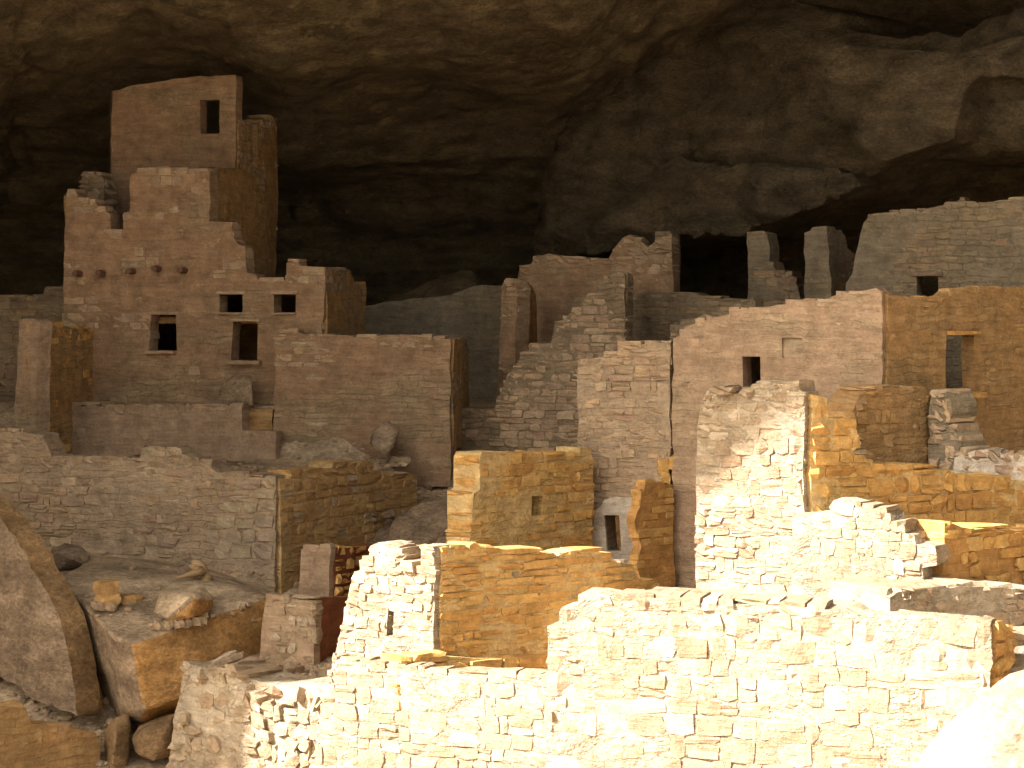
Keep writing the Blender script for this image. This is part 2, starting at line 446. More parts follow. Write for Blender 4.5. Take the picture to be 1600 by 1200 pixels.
def fbm(p, o=4):
    return noise.fractal(p, 1.0, 2.0, o)
def hull_rock(name, pts, mat, label=None, cat='boulder', cuts=3, amp=.06, group=None, kind=None, freq=1.2, parent=None, smooth=True, sharp=35, mats=None):
    P = [at(*p) for p in pts]; zb = min(p.z for p in P); cx = sum((p for p in P), Vector()) / len(P)
    org = Vector((cx.x, cx.y, zb)) if parent is None else parent.location
    bm = bmesh.new()
    for p in P: bm.verts.new(p - org)
    bmesh.ops.convex_hull(bm, input=bm.verts[:])
    for v in [v for v in bm.verts if not v.link_faces]: bm.verts.remove(v)
    bmesh.ops.recalc_face_normals(bm, faces=bm.faces)
    edges0 = [e for e in bm.edges if e.calc_face_angle(0) > math.radians(25)]
    if cuts > 1:
        bmesh.ops.bevel(bm, geom=edges0, offset=.035, segments=1, affect='EDGES', clamp_overlap=True)
        bmesh.ops.triangulate(bm, faces=bm.faces[:])
    for _ in range(cuts):
        es = [e for e in bm.edges if e.calc_length() > .16]
        if es: bmesh.ops.subdivide_edges(bm, edges=es, cuts=1, use_grid_fill=False); bmesh.ops.triangulate(bm, faces=bm.faces[:])
    bm.normal_update()
    nn = {v: v.normal.copy() for v in bm.verts}
    for v in bm.verts:
        p = v.co + org
        d = fbm(p * freq) * amp + noise.noise(p * freq * 5) * amp * .3
        v.co += nn[v] * d
    bm.normal_update(); me = mesh_from_bm(bm, name, M[mat], smooth)
    if mats:                                   # dusty top, plain rock left side; other faces keep the painted bounced-light orange
        for k in mats: me.materials.append(M[k])
        for p in me.polygons:
            if p.normal.z > .42: p.material_index = 1
            elif p.normal.x < -.15: p.material_index = 2
    if smooth:
        bm2 = bmesh.new(); bm2.from_mesh(me)
        for e in bm2.edges:
            if e.calc_face_angle(0) > math.radians(sharp): e.smooth = False
        bm2.to_mesh(me); bm2.free()
    o = new_obj(name, me, parent, kind=kind, label=label, cat=cat if label else None, group=group)
    if parent is None: o.location = org
    return o
def outline_rock(name, A, B, poly, t, bulge, mat, label=None, cat=None, kind=None, grid=.3, rr=.5, amp=.15, freq=.5, jit=.05, strata=0.0, group=None, rim=None):
    SEED[0] += 1; sd = SEED[0]
    pl = Plane(A, B); P = [pl.uz(*p) for p in poly]
    zb = min(p[1] for p in P); um = sum(p[0] for p in P) / len(P); org = pl.p3(um, zb, -t / 2)
    def fr(u, z, e):
        q = Vector((u, z * 1.4, sd * 2.3)) * freq
        s_ = fbm(q, 5) * amp
        s_ += math.floor(fbm(Vector((u * .5, z * .8, sd * 1.3)), 4) * 5) / 5 * amp * .9
        if strata: s_ += (abs(noise.noise(Vector((u * .25, z * 2.2 + fbm(Vector((u * .4, z * .4, sd)), 3) * .6, sd)))) - .2) * strata
        return bulge * (1 - math.exp(-e / rr)) + s_ * min(1, e / .3 + .3)
    def bk(u, z, e): return -t - bulge * .5 * (1 - math.exp(-e / rr))
    me = slab_mesh(pl, P, [], t, fr, bk, grid, M[mat], name, org, jit, sd)
    if rim:
        me.materials.append(M[rim]); nv = Vector((pl.n.x, pl.n.y, 0))
        for p in me.polygons:
            if p.normal.dot(nv) < .55: p.material_index = 1
    o = new_obj(name, me, None, kind=kind, label=label, cat=cat, group=group); o.location = org
    return o

# ------------------------------------------------------------------ terrain
def interp(tab, y):
    if y <= tab[0][0]: return tab[0][1]
    for (a, za), (b, zb) in zip(tab, tab[1:]):
        if y <= b: return za + (zb - za) * (y - a) / (b - a)
    return tab[-1][1]
T_LEFT = [(-90, -13), (10, -11), (20, -8), (26, -6.6), (30, -6.2), (31.6, -5.85), (33.2, -5.1), (34.6, -4.2), (36.15, -3.95), (36.45, -2.75), (41.0, -2.6), (41.3, -1.72), (46, -1.65), (60, -1.5)]
T_MID = [(-90, -13), (10, -11), (20, -8), (26, -6.6), (29.3, -6.3), (29.65, -4.72), (31.5, -4.72), (34, -4.6), (36, -4.3), (38, -3.8), (40, -3.2), (42, -2.7), (44, -2.3), (46, -1.83), (52, -1.6), (60, -1.5)]
T_RIGHT = [(-90, -13), (10, -11), (20, -8), (25.2, -6.6), (25.55, -3.6), (26.2, -3.42), (28, -3.4), (30.5, -3.6), (33, -4.1), (38, -2.5), (40.6, -.9), (42.6, -.2), (46, .1), (60, .3)]
def sstep(a, b, x): t = max(0, min(1, (x - a) / (b - a))); return t * t * (3 - 2 * t)
def gz(x, y):
    yl = y - max(-.2, min(1.6, -.298 * (x + 3.54))) if 34 < y < 44 else y
    ym = y - max(-1.5, min(.9, -.61 * (x + 3.0))) if 26 < y < 31 else y
    yr = y + .33 * (max(0, min(5.5, x)) - 5.0) + .25 if y < 30 else y
    yr = y - max(0, min(1.6, .31 * (5.2 - x))) * .9 if y < 30 else y
    l, m_, r_ = interp(T_LEFT, yl), interp(T_MID, ym), interp(T_RIGHT, yr)
    edge = -3.9 if y < 36 else (-3.7 + (y - 36) * .52 if y < 40 else -1.75)
    if y > 40.4: edge = -2.2
    z = l + (m_ - l) * sstep(edge - .12 if y > 36 else edge - .5, edge, x)
    rs = 2.4 if y > 30 else .8
    z = z + (r_ - z) * sstep(rs, rs + 1.0, x)
    z -= .28 * sstep(4.1, 4.3, x) * (1 if 25 < y < 28.6 else 0)
    if 15 < y < 60 and abs(x) < 20: z += fbm(Vector((x, y, 0)) * .9, 4) * .05
    return z
def terrain():
    xs = [-90, -60, -40, -28, -20, -14, -11]; x = -9.6
    while x < 10: xs.append(x); x += .2
    xs += [11, 14, 20, 28, 40, 60, 90]
    ys = [-90, -60, -40, -20, -5, 5, 12, 16, 20, 23, 24.5]; y = 25.2
    while y < 47: ys.append(y); y += .2
    ys += [48, 50, 53, 57, 62]
    vs_ = [(x, y, gz(x, y)) for y in ys for x in xs]; nx = len(xs)
    fs_ = [(j * nx + i, j * nx + i + 1, (j + 1) * nx + i + 1, (j + 1) * nx + i) for j in range(len(ys) - 1) for i in range(nx - 1)]
    me = bpy.data.meshes.new('ground'); me.from_pydata(vs_, [], fs_); me.update(); me.materials.append(M['dust'])
    for p in me.polygons: p.use_smooth = True
    new_obj('ground', me, kind='structure')
    # canyon floor all round, to the horizon
    bm = bmesh.new(); bmesh.ops.create_grid(bm, x_segments=12, y_segments=12, size=900)
    for v in bm.verts: v.co.z = -14
    me = mesh_from_bm(bm, 'canyon_floor', M['canyon']); new_obj('canyon_floor', me, kind='structure')
terrain()

# ------------------------------------------------------------------ alcove roof and back wall
C_LEFT = [(47, -2.4), (56, -1.4), (59, -.3), (58.8, 1.0), (57, 2.0), (53, 3.0), (49, 3.9), (46.6, 4.42), (44, 4.85), (40, 5.9), (36, 7.6), (31, 10.5), (26.5, 14), (25.3, 18), (25.5, 24), (27, 32), (60, 34)]
C_RIGHT = [(47, -.6), (53, .2), (54, 1.0), (54, 2.4), (53.5, 4.0), (52, 6.0), (49, 7.0), (46, 7.5), (43, 8.0), (39, 8.8), (35, 9.8), (31, 11.8), (26.5, 14), (25.3, 18), (25.5, 24), (27, 32), (60, 34)]
def cave():
    def along(tab, k):
        return tab
    seg = []
    for i in range(len(C_LEFT) - 1):
        L = math.hypot(C_LEFT[i + 1][0] - C_LEFT[i][0], C_LEFT[i + 1][1] - C_LEFT[i][1]); n = max(1, int(L / (.17 if i < 11 else 1.2)))
        for j in range(n): seg.append((i, j / n))
    seg.append((len(C_LEFT) - 2, 1.0))
    xs = []; x = -30.0
    while x < 34: xs.append(x); x += .17 if -13 < x < 13 else 1.5
    vs_ = []
    for (i, t) in seg:
        for x in xs:
            k = sstep(.5, 6.5, x - .0)
            yl = C_LEFT[i][0] + (C_LEFT[i + 1][0] - C_LEFT[i][0]) * t; zl = C_LEFT[i][1] + (C_LEFT[i + 1][1] - C_LEFT[i][1]) * t
            yr = C_RIGHT[i][0] + (C_RIGHT[i + 1][0] - C_RIGHT[i][0]) * t; zr = C_RIGHT[i][1] + (C_RIGHT[i + 1][1] - C_RIGHT[i][1]) * t
            y, z = yl + (yr - yl) * k, zl + (zr - zl) * k
            p = Vector((x, y, z))
            d = fbm(p * .16, 3) * .75 + fbm(p * .6, 4) * .22
            led = fbm(Vector((x * .22, y * .22 + z * .9, 3.3)), 3)
            if i >= 4 and (x + 8.0) + (y - 40) * .254 + fbm(p * .5, 3) * .3 < 0: z -= .32
            d += (math.floor(led * 5) / 5 + .12) * .5 + math.floor(fbm(Vector((x * .8, y * .8, z * 1.6)), 3) * 4) / 4 * .09          # broken slabs: ledges a hand to a foot deep
            y += d * .35; z += d * (.8 if i > 3 else .2)
            vs_.append((x, y, z))
    nx = len(xs); ns = len(seg)
    fs_ = [(j * nx + i, (j + 1) * nx + i, (j + 1) * nx + i + 1, j * nx + i + 1) for j in range(ns - 1) for i in range(nx - 1)]
    me = bpy.data.meshes.new('alcove_roof'); me.from_pydata(vs_, [], fs_); me.update(); me.materials.append(M['cave'])
    new_obj('alcove_roof', me, kind='structure')
cave()

# left shoulder of the cliff, unseen: its edge is shaped to throw the shadow line
def shoulder():
    edge = [(22.3, -16), (22.0, 4), (21.6, 9.3), (20.95, 10.8), (20.95, 13.3), (20.3, 14.9), (19.6, 16.2), (19.1, 17.6), (18.7, 18.3), (16.6, 19.3), (15.5, 19.6), (14.5, 24), (15, 33)]
    pts = []
    for (a, b) in zip(edge, edge[1:]):
        n = 6
        for j in range(n):
            t = j / n; y = a[0] + (b[0] - a[0]) * t; z = a[1] + (b[1] - a[1]) * t
            pts.append((y + noise.noise(Vector((z * 1.3, 0, 5))) * .12, z))
    pts.append(edge[-1])
    bm = bmesh.new(); rows = []
    prof = [(-18, 0, 1), (-18.4, .0, 1)] 
    steps = [(y, 0) for y in (0,)]
    ny = 26
    for (y0, z) in pts:
        row = []
        # wrap: outer far-left front, then the edge, then the face running back into the alcove
        for k in range(6):
            row.append(bm.verts.new((-30 + 12 * k / 6, y0 - .0 + .9 * (1 - k / 6) * 0 + noise.noise(Vector((k, z, 1))) * .3 + 1.2, z)))
        for k in range(ny + 1):
            y = y0 + (64 - y0) * (k / ny) ** 1.3
            x = -18 + (noise.noise(Vector((y * .2, z * .2, 9))) * 1.4 * min(1, k / 3))
            if k: x -= .3
            row.append(bm.verts.new((x, y, z)))
        rows.append(row)
    for a, b in zip(rows, rows[1:]):
        for i in range(len(a) - 1): bm.faces.new((a[i], a[i + 1], b[i + 1], b[i]))
    me = mesh_from_bm(bm, 'cliff_shadow_caster', M['cliff']); new_obj('cliff_shadow_caster', me, kind='structure')
shoulder()
# right end of the alcove
def right_end():
    bm = bmesh.new(); rows = []
    for j in range(30):
        z = -16 + j * 1.7; row = []
        for k in range(24):
            y = 24 + k * 1.8; x = 22 + noise.noise(Vector((y * .15, z * .15, 2))) * 3 - (k * .1)
            row.append(bm.verts.new((x, y, z)))
        row = [bm.verts.new((40, 24, z))] + row
        rows.append(row)
    for a, b in zip(rows, rows[1:]):
        for i in range(len(a) - 1): bm.faces.new((a[i], a[i + 1], b[i + 1], b[i]))
    new_obj('cliff_end', mesh_from_bm(bm, 'cliff_end', M['cliff']), kind='structure')
right_end()

outline_rock('cliff_wall', (840, 52), (1700, 44), [(838, 430), (842, 330), (865, 250), (870, 190), (900, 130), (950, 95), (1000, 40), (1040, 15), (1160, -10), (1250, 5), (1310, 20), (1312, 44), (1350, 52), (1400, 60), (1450, 50), (1500, 58), (1540, 30), (1600, 12), (1760, -20), (1760, 228), (1600, 236), (1500, 242), (1395, 252), (1340, 296), (1290, 318), (1210, 345), (1170, 362), (1050, 372), (1000, 384), (930, 398)], 4.0, .7, 'cliff', kind='structure', grid=.15, rr=.5, amp=.35, freq=.4, jit=.05, strata=.3)
outline_rock('cliff_block', (1235, 45.9), (1700, 42.6), [(1248, 80), (1290, 66), (1330, 72), (1400, 78), (1500, 84), (1540, 70), (1700, 30), (1740, 110), (1600, 122), (1530, 118), (1500, 150), (1490, 215), (1440, 232), (1385, 252), (1345, 236), (1325, 200), (1290, 180), (1262, 150)], 1.2, .5, 'cliff', kind='structure', grid=.2, rr=.35, amp=.2, freq=.6, jit=.04)
outline_rock('cliff_lip', (880, 49.5), (1290, 46.4), [(885, 400), (940, 330), (1010, 285), (1060, 240), (1120, 262), (1190, 255), (1260, 262), (1330, 270), (1345, 292), (1290, 316), (1210, 345), (1165, 362), (1050, 371), (985, 386)], 1.0, .45, 'cliff', kind='structure', grid=.13, rr=.3, amp=.35, freq=.8, jit=.08, strata=.5)


# ------------------------------------------------------------------ back row of ruins, deepest in the alcove
def TH(name, label, cat, px, Y, py=None, group=None):
    x = (px - 800) / F * Y
    z = gz(x, Y) if py is None else (HZ - py) / F * Y
    return thing(name, label, cat, Vector((x, Y, z)), group)

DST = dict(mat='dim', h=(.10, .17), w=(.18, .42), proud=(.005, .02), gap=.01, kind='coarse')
def rubble_cov(f): return f

r = TH('stone_wall', 'dim bluish grey plastered back wall between the square tower and the tall narrow pier', 'wall', 675, 47.6)
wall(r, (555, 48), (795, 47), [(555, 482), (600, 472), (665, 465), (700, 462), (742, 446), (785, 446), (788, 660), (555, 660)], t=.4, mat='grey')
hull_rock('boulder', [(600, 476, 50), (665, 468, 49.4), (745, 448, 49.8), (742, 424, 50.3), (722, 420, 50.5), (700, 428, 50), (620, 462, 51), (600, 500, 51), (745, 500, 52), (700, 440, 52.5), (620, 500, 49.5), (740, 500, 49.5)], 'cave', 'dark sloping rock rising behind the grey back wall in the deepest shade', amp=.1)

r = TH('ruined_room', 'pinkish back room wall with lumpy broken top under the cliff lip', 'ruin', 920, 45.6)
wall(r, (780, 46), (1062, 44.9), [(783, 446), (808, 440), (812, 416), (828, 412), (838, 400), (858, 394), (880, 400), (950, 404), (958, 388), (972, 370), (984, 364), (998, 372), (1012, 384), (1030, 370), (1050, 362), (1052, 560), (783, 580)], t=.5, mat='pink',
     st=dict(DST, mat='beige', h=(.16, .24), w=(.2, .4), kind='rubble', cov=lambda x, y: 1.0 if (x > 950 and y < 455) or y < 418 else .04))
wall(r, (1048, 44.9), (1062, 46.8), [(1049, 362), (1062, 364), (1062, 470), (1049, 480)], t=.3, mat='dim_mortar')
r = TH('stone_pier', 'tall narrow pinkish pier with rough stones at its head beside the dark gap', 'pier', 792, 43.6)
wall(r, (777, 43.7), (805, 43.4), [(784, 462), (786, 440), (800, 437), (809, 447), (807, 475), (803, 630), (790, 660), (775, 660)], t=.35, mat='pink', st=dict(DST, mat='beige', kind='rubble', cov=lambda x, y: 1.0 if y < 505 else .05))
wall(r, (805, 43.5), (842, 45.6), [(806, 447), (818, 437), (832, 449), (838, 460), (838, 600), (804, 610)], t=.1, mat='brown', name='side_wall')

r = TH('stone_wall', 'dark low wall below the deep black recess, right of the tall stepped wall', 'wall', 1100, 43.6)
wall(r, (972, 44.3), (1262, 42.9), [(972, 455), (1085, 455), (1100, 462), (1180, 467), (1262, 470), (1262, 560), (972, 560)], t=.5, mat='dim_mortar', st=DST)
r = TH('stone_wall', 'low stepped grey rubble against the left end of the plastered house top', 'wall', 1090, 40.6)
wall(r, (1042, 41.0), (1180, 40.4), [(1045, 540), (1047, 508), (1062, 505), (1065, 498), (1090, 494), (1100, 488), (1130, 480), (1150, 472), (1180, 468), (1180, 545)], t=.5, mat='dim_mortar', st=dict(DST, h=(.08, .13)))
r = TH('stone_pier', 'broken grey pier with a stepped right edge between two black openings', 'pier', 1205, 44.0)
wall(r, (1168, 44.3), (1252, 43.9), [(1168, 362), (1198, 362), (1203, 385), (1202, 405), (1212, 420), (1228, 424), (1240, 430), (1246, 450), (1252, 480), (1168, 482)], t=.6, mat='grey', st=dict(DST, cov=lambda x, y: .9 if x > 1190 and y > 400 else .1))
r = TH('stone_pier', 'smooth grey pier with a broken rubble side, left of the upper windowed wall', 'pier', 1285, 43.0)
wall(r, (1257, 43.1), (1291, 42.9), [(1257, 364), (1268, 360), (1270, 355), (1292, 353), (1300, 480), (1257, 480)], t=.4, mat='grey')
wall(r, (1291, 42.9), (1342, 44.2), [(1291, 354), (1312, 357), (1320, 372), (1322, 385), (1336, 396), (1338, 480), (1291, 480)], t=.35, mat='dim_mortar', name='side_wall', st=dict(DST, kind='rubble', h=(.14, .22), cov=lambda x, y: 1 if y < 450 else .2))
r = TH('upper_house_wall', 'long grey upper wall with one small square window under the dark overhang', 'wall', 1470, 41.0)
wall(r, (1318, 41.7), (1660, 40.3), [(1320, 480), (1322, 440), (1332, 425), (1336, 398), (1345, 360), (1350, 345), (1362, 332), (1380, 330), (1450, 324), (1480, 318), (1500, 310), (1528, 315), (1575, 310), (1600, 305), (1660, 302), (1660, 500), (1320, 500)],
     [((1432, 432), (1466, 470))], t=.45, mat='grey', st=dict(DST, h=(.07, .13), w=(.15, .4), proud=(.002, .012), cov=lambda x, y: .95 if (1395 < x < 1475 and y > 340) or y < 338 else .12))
def bar(root, pl, c, size, mat, name, off=0.0, cuts=1):
    """a small beam, sill or lintel, centred at photo position c on plane pl; size = (along wall, depth, height)"""
    bm = bmesh.new(); bmesh.ops.create_cube(bm, size=1)
    bmesh.ops.subdivide_edges(bm, edges=bm.edges[:], cuts=2, use_grid_fill=True)
    for v in bm.verts:
        v.co = Vector((v.co.x * size[0], v.co.y * size[1], v.co.z * size[2])) + Vector([rnd.uniform(-.006, .006) for _ in range(3)])
    me = mesh_from_bm(bm, name, M[mat]); u, z = pl.uz(*c)
    o = new_obj(name, me, root); o.location = pl.p3(u, z, off) - root.location; o.rotation_euler = (0, 0, pl.ang)
    return o
pl = Plane((1318, 41.7), (1660, 40.3))
bar(r, pl, (1449, 428), (.52, .3, .07), 'dim', 'lintel', -.08)

# ------------------------------------------------------------------ square tower and its neighbours (left)
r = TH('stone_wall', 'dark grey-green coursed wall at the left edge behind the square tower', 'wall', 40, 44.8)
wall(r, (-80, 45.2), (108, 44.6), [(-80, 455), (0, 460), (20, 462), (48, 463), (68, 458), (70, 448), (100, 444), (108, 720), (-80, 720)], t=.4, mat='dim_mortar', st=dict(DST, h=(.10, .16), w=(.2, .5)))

r = TH('upper_tower', 'reddish topmost tower storey touching the alcove roof with one dark doorway', 'tower', 270, 45.3, 330)
TP = Plane((174, 45.6), (368, 45.0))
wall(r, (174, 45.6), (368, 45.0), [(174, 180), (176, 142), (200, 135), (245, 128), (300, 120), (340, 118), (368, 117), (368, 450), (174, 450)], [((313, 156), (343, 209))], t=.35, mat='pink')
wall(r, (369, 45.0), (436, 48.6), [(369, 187), (384, 188), (392, 196), (394, 262), (400, 262), (401, 190), (412, 182), (424, 180), (431, 188), (434, 300), (428, 450), (369, 450)], t=.35, mat='brown', name='side_wall',
     st=dict(DST, mat='beige', kind='rubble', cov=lambda x, y: 1 if (x < 400 and y < 270) or y < 200 or (400 < x < 412) else .1))
wall(r, (162, 49.0), (176, 46.3), [(172, 142), (176, 142), (176, 450), (172, 450)], t=.3, mat='pink', name='left_wall')

r = TH('square_tower', 'tall pink plastered square tower with five beam ends and four dark windows', 'tower', 300, 42.3, 632)
LP = Plane((98, 43.0), (508, 41.7))
LPOLY = [(98, 446), (100, 400), (103, 300), (110, 297), (120, 299), (123, 312), (150, 315), (156, 325), (164, 328), (172, 332), (173, 356), (192, 358), (193, 330), (203, 328), (204, 270), (216, 267), (238, 264), (246, 258), (262, 257), (276, 262), (328, 265), (328, 346), (345, 344), (362, 348), (364, 366), (372, 380), (383, 383), (386, 424), (400, 427), (402, 434), (447, 436), (448, 408), (466, 407), (469, 413), (508, 415), (504, 520), (504, 740), (98, 740)]
def cov_tower(x, y):
    if y < 285 and 200 < x < 330: return .35
    if 120 < x < 175 and y < 380: return .75
    if x > 325 and y < 430: return .7
    if x > 440 and y < 450: return .9
    if x > 480 and y < 520: return .6
    if x < 205 and y > 430 and y < 515: return .75
    if 95 < x < 240 and 400 < y < 515: return .55
    if 320 < x < 345 and 420 < y < 500: return .5
    if y < 440: return .12
    return .03
wall(r, (98, 43.0), (508, 41.7), LPOLY, [[(235, 492), (275, 492), (276, 548), (233, 548)], ((343, 460), (379, 488)), ((428, 460), (462, 488)), [(364, 503), (402, 503), (402, 563), (361, 563)]], t=.38, mat='pink',
     st=dict(mat='beige', h=(.13, .2), w=(.22, .5), proud=(-.005, .01), gap=.012, kind='block', cov=cov_tower, split=.1))
for c in ((125, 428), (162, 427), (208, 424), (248, 420), (289, 422)):
    bm = bmesh.new(); bmesh.ops.create_cone(bm, cap_ends=True, segments=9, radius1=.062, radius2=.055, depth=.42)
    bmesh.ops.rotate(bm, verts=bm.verts, cent=(0, 0, 0), matrix=Matrix.Rotation(math.pi / 2, 3, 'X'))
    for v in bm.verts: v.co += Vector([rnd.uniform(-.01, .01) for _ in range(3)])
    o = new_obj('roof_beam', mesh_from_bm(bm, 'roof_beam', M['wood']), r); u, z = LP.uz(*c)
    o.location = LP.p3(u, z, .02) - r.location; o.rotation_euler = (0, 0, LP.ang)
for c, w_ in (((255, 489), .58), ((383, 500), .56), ((361, 457), .52), ((445, 457), .5)): bar(r, LP, c, (w_, .3, .045), 'beige', 'lintel', -.125)
bar(r, LP, (252, 550), (.56, .2, .05), 'pinkpale', 'sill', .02)
bar(r, LP, (385, 566), (.6, .24, .06), 'pinkpale', 'sill', .03)
for c in ((360, 490), (445, 490)): bar(r, LP, c, (.42, .16, .03), 'pinkpale', 'sill', .005)
wall(r, (508, 41.7), (572, 44.6), [(507, 420), (530, 420), (545, 424), (551, 436), (560, 442), (566, 470), (570, 740), (504, 740)], t=.35, mat='brown', name='side_wall', st=dict(DST, cov=lambda x, y: .55 if y < 450 else .2))
wall(r, (330, 42.35), (415, 46.2), [(329, 264), (345, 262), (362, 266), (372, 262), (390, 268), (415, 300), (415, 440), (329, 436)], t=.3, mat='brown', name='side_wall')
wall(r, (130, 47.5), (100, 43.3), [(100, 305), (120, 310), (128, 325), (128, 700), (100, 720)], t=.3, mat='brown', name='left_wall')
wall(r, (110, 46.9), (560, 44.4), [(110, 440), (560, 440), (560, 700), (110, 700)], t=.3, mat='brown', name='rear_wall')
def floor_slab(root, corners, z, name, mat):
    bm = bmesh.new(); vs_ = [bm.verts.new(Vector((x, y, z)) - root.location) for x, y in corners] + [bm.verts.new(Vector((x, y, z - .12)) - root.location) for x, y in corners]
    n = len(corners); bm.faces.new(vs_[:n]); bm.faces.new(vs_[n:][::-1])
    for i in range(n): bm.faces.new((vs_[i], vs_[(i + 1) % n], vs_[n + (i + 1) % n], vs_[n + i]))
    new_obj(name, mesh_from_bm(bm, name, M[mat]), root)
for py in (450, 495):
    z = (HZ - py) / F * 42.3
    a, b = LP.p3(.15, 0, -.37), LP.p3(LP.L - .15, 0, -.37)
    floor_slab(r, [(a.x, a.y), (b.x, b.y), (-2.75, 44.4), (-7.6, 46.9)], z, 'floor', 'brown')
hull_rock('stone_slab', [(335, 634, 41.4), (345, 605, 41.5), (362, 590, 41.5), (370, 585, 41.4), (393, 587, 41.4), (396, 634, 41.3), (335, 634, 42), (396, 634, 42), (385, 587, 41.8), (395, 634, 41.2)], 'rock', 'grey upright slab leaning below the lower right window of the square tower', 'slab', amp=.02)
r = TH('stone_stub', 'small broken stone stub standing left of the upper tower', 'pier', 145, 44.5, 315)
wall(r, (124, 44.6), (166, 44.4), [(126, 290), (128, 276), (134, 269), (158, 272), (163, 280), (165, 360), (128, 360), (124, 305)], t=.4, mat='dim_mortar', st=dict(DST, mat='beige', kind='rubble', h=(.14, .2)))

r = TH('stone_buttress', 'narrow pale buttress with brown right side at the foot of the square tower', 'wall', 45, 40.2, 668)
wall(r, (22, 40.3), (58, 40.0), [(22, 720), (24, 620), (30, 500), (52, 498), (62, 504), (57, 600), (56, 720)], t=.3, mat='pinkpale')
wall(r, (59, 40.0), (148, 43.0), [(58, 502), (72, 498), (88, 500), (104, 508), (120, 512), (148, 515), (148, 740), (56, 740)], t=.25, mat='brown', name='side_wall', st=dict(DST, mat='amber', cov=lambda x, y: .5 if y < 530 else .06))

r = TH('terrace_wall', 'low plastered terrace wall under the square tower with a square notch', 'wall', 260, 41.2)
wall(r, (96, 41.75), (432, 40.85), [(98, 760), (98, 632), (200, 631), (377, 632), (378, 671), (432, 672), (432, 760)], t=.55, mat='pinkpale', st=dict(DST, cov=lambda x, y: .08, mat='beige'))
wall(r, (372, 41.4), (430, 41.3), [(376, 636), (426, 640), (426, 672), (376, 672)], t=.2, mat='brown', name='step')

r = TH('plastered_room', 'roofless pink plastered room with a smooth front and dark right side', 'ruin', 570, 41.0)
wall(r, (428, 41.2), (706, 40.5), [(430, 519), (440, 516), (458, 514), (475, 520), (500, 523), (560, 525), (600, 521), (640, 521), (704, 528), (704, 760), (428, 760)], t=.35, mat='pink', st=dict(DST, mat='beige', h=(.09, .14), proud=(-.002, .01), cov=lambda x, y: .8 if y < 545 else (.5 if x < 520 and y < 575 else .04)))
wall(r, (706, 40.5), (735, 43.6), [(704, 529), (718, 528), (728, 534), (732, 546), (733, 700), (704, 700)], t=.3, mat='brown', name='side_wall', st=dict(DST, cov=lambda x, y: .8 if y < 550 else .2))
wall(r, (447, 43.6), (432, 41.5), [(432, 528), (446, 528), (446, 700), (432, 700)], t=.3, mat='brown', name='left_wall')

r = TH('stepped_wall', 'tall beige stone wall rising in broken steps to a point at the centre', 'wall', 860, 41.6)
wall(r, (640, 42.4), (980, 41.0), [(640, 770), (640, 700), (700, 690), (700, 637), (772, 636), (782, 612), (792, 590), (806, 566), (812, 562), (813, 548), (826, 545), (828, 536), (860, 534), (866, 522), (867, 500), (884, 497), (890, 488), (908, 478), (915, 462), (932, 452), (936, 440), (958, 426), (968, 422), (976, 426), (977, 534), (975, 770)], t=.45, mat='dim_mortar',
     st=dict(DST, mat='beige', h=(.09, .16), w=(.16, .42), proud=(.004, .02), cov=lambda x, y: .96 if (x - 640) > (y - 600) * .9 + 80 else .35))
wall(r, (978, 41.0), (985, 43.5), [(977, 424), (985, 430), (985, 560), (977, 560)], t=.3, mat='dim_mortar', name='side_wall')

# ------------------------------------------------------------------ plastered house, centre right
r = TH('stone_house', 'cream stone house front with a vertical crack at its right and stepped top', 'house', 975, 34.8)
wall(r, (903, 35.0), (1050, 34.45), [(903, 566), (912, 559), (935, 556), (958, 550), (965, 547), (967, 536), (1010, 534), (1048, 533), (1048, 700), (1040, 740), (1044, 960), (922, 960), (916, 760), (904, 700)], [[(944, 805), (967, 805), (971, 861), (948, 861)]], t=.45, mat='beige_mortar',
     st=dict(mat='beige', h=(.08, .15), w=(.14, .4), proud=(.004, .022), gap=.014, kind='coarse', cov=lambda x, y: .95 if x > 920 else .15))
wall(r, (903, 34.93), (1050, 34.38), [(922, 838), (928, 815), (926, 800), (938, 792), (944, 781), (962, 776), (975, 778), (990, 776), (998, 790), (996, 1000), (930, 1000), (924, 900)], [[(944, 805), (967, 805), (971, 861), (948, 861)]], t=.05, mat='white', name='plaster_patch', rough=.01, jit=.03)
wall(r, (920, 36.2), (1040, 35.9), [(920, 780), (1040, 780), (1040, 960), (920, 960)], t=.2, mat='brown', name='rear_wall')
r = TH('stone_pier', 'bright orange stone pier between the whitewashed window and the pink house wall', 'pier', 1020, 33.8)
wall(r, (980, 33.5), (1052, 34.25), [(990, 812), (994, 796), (998, 790), (1000, 766), (1004, 764), (1006, 750), (1050, 754), (1052, 980), (998, 980), (1000, 900), (994, 880), (1002, 850)], t=.14, mat='orange', name='side_wall', st=dict(mat='amber', h=(.09, .15), w=(.18, .4), proud=(-.002, .012), gap=.01, cov=lambda x, y: .6))
for (px, py) in ((1036, 728), (1052, 722), (1040, 745)): put_stone(r, 'rubble', 'amber', at(px, py, 34.55), 0, (.16, .25, .2))

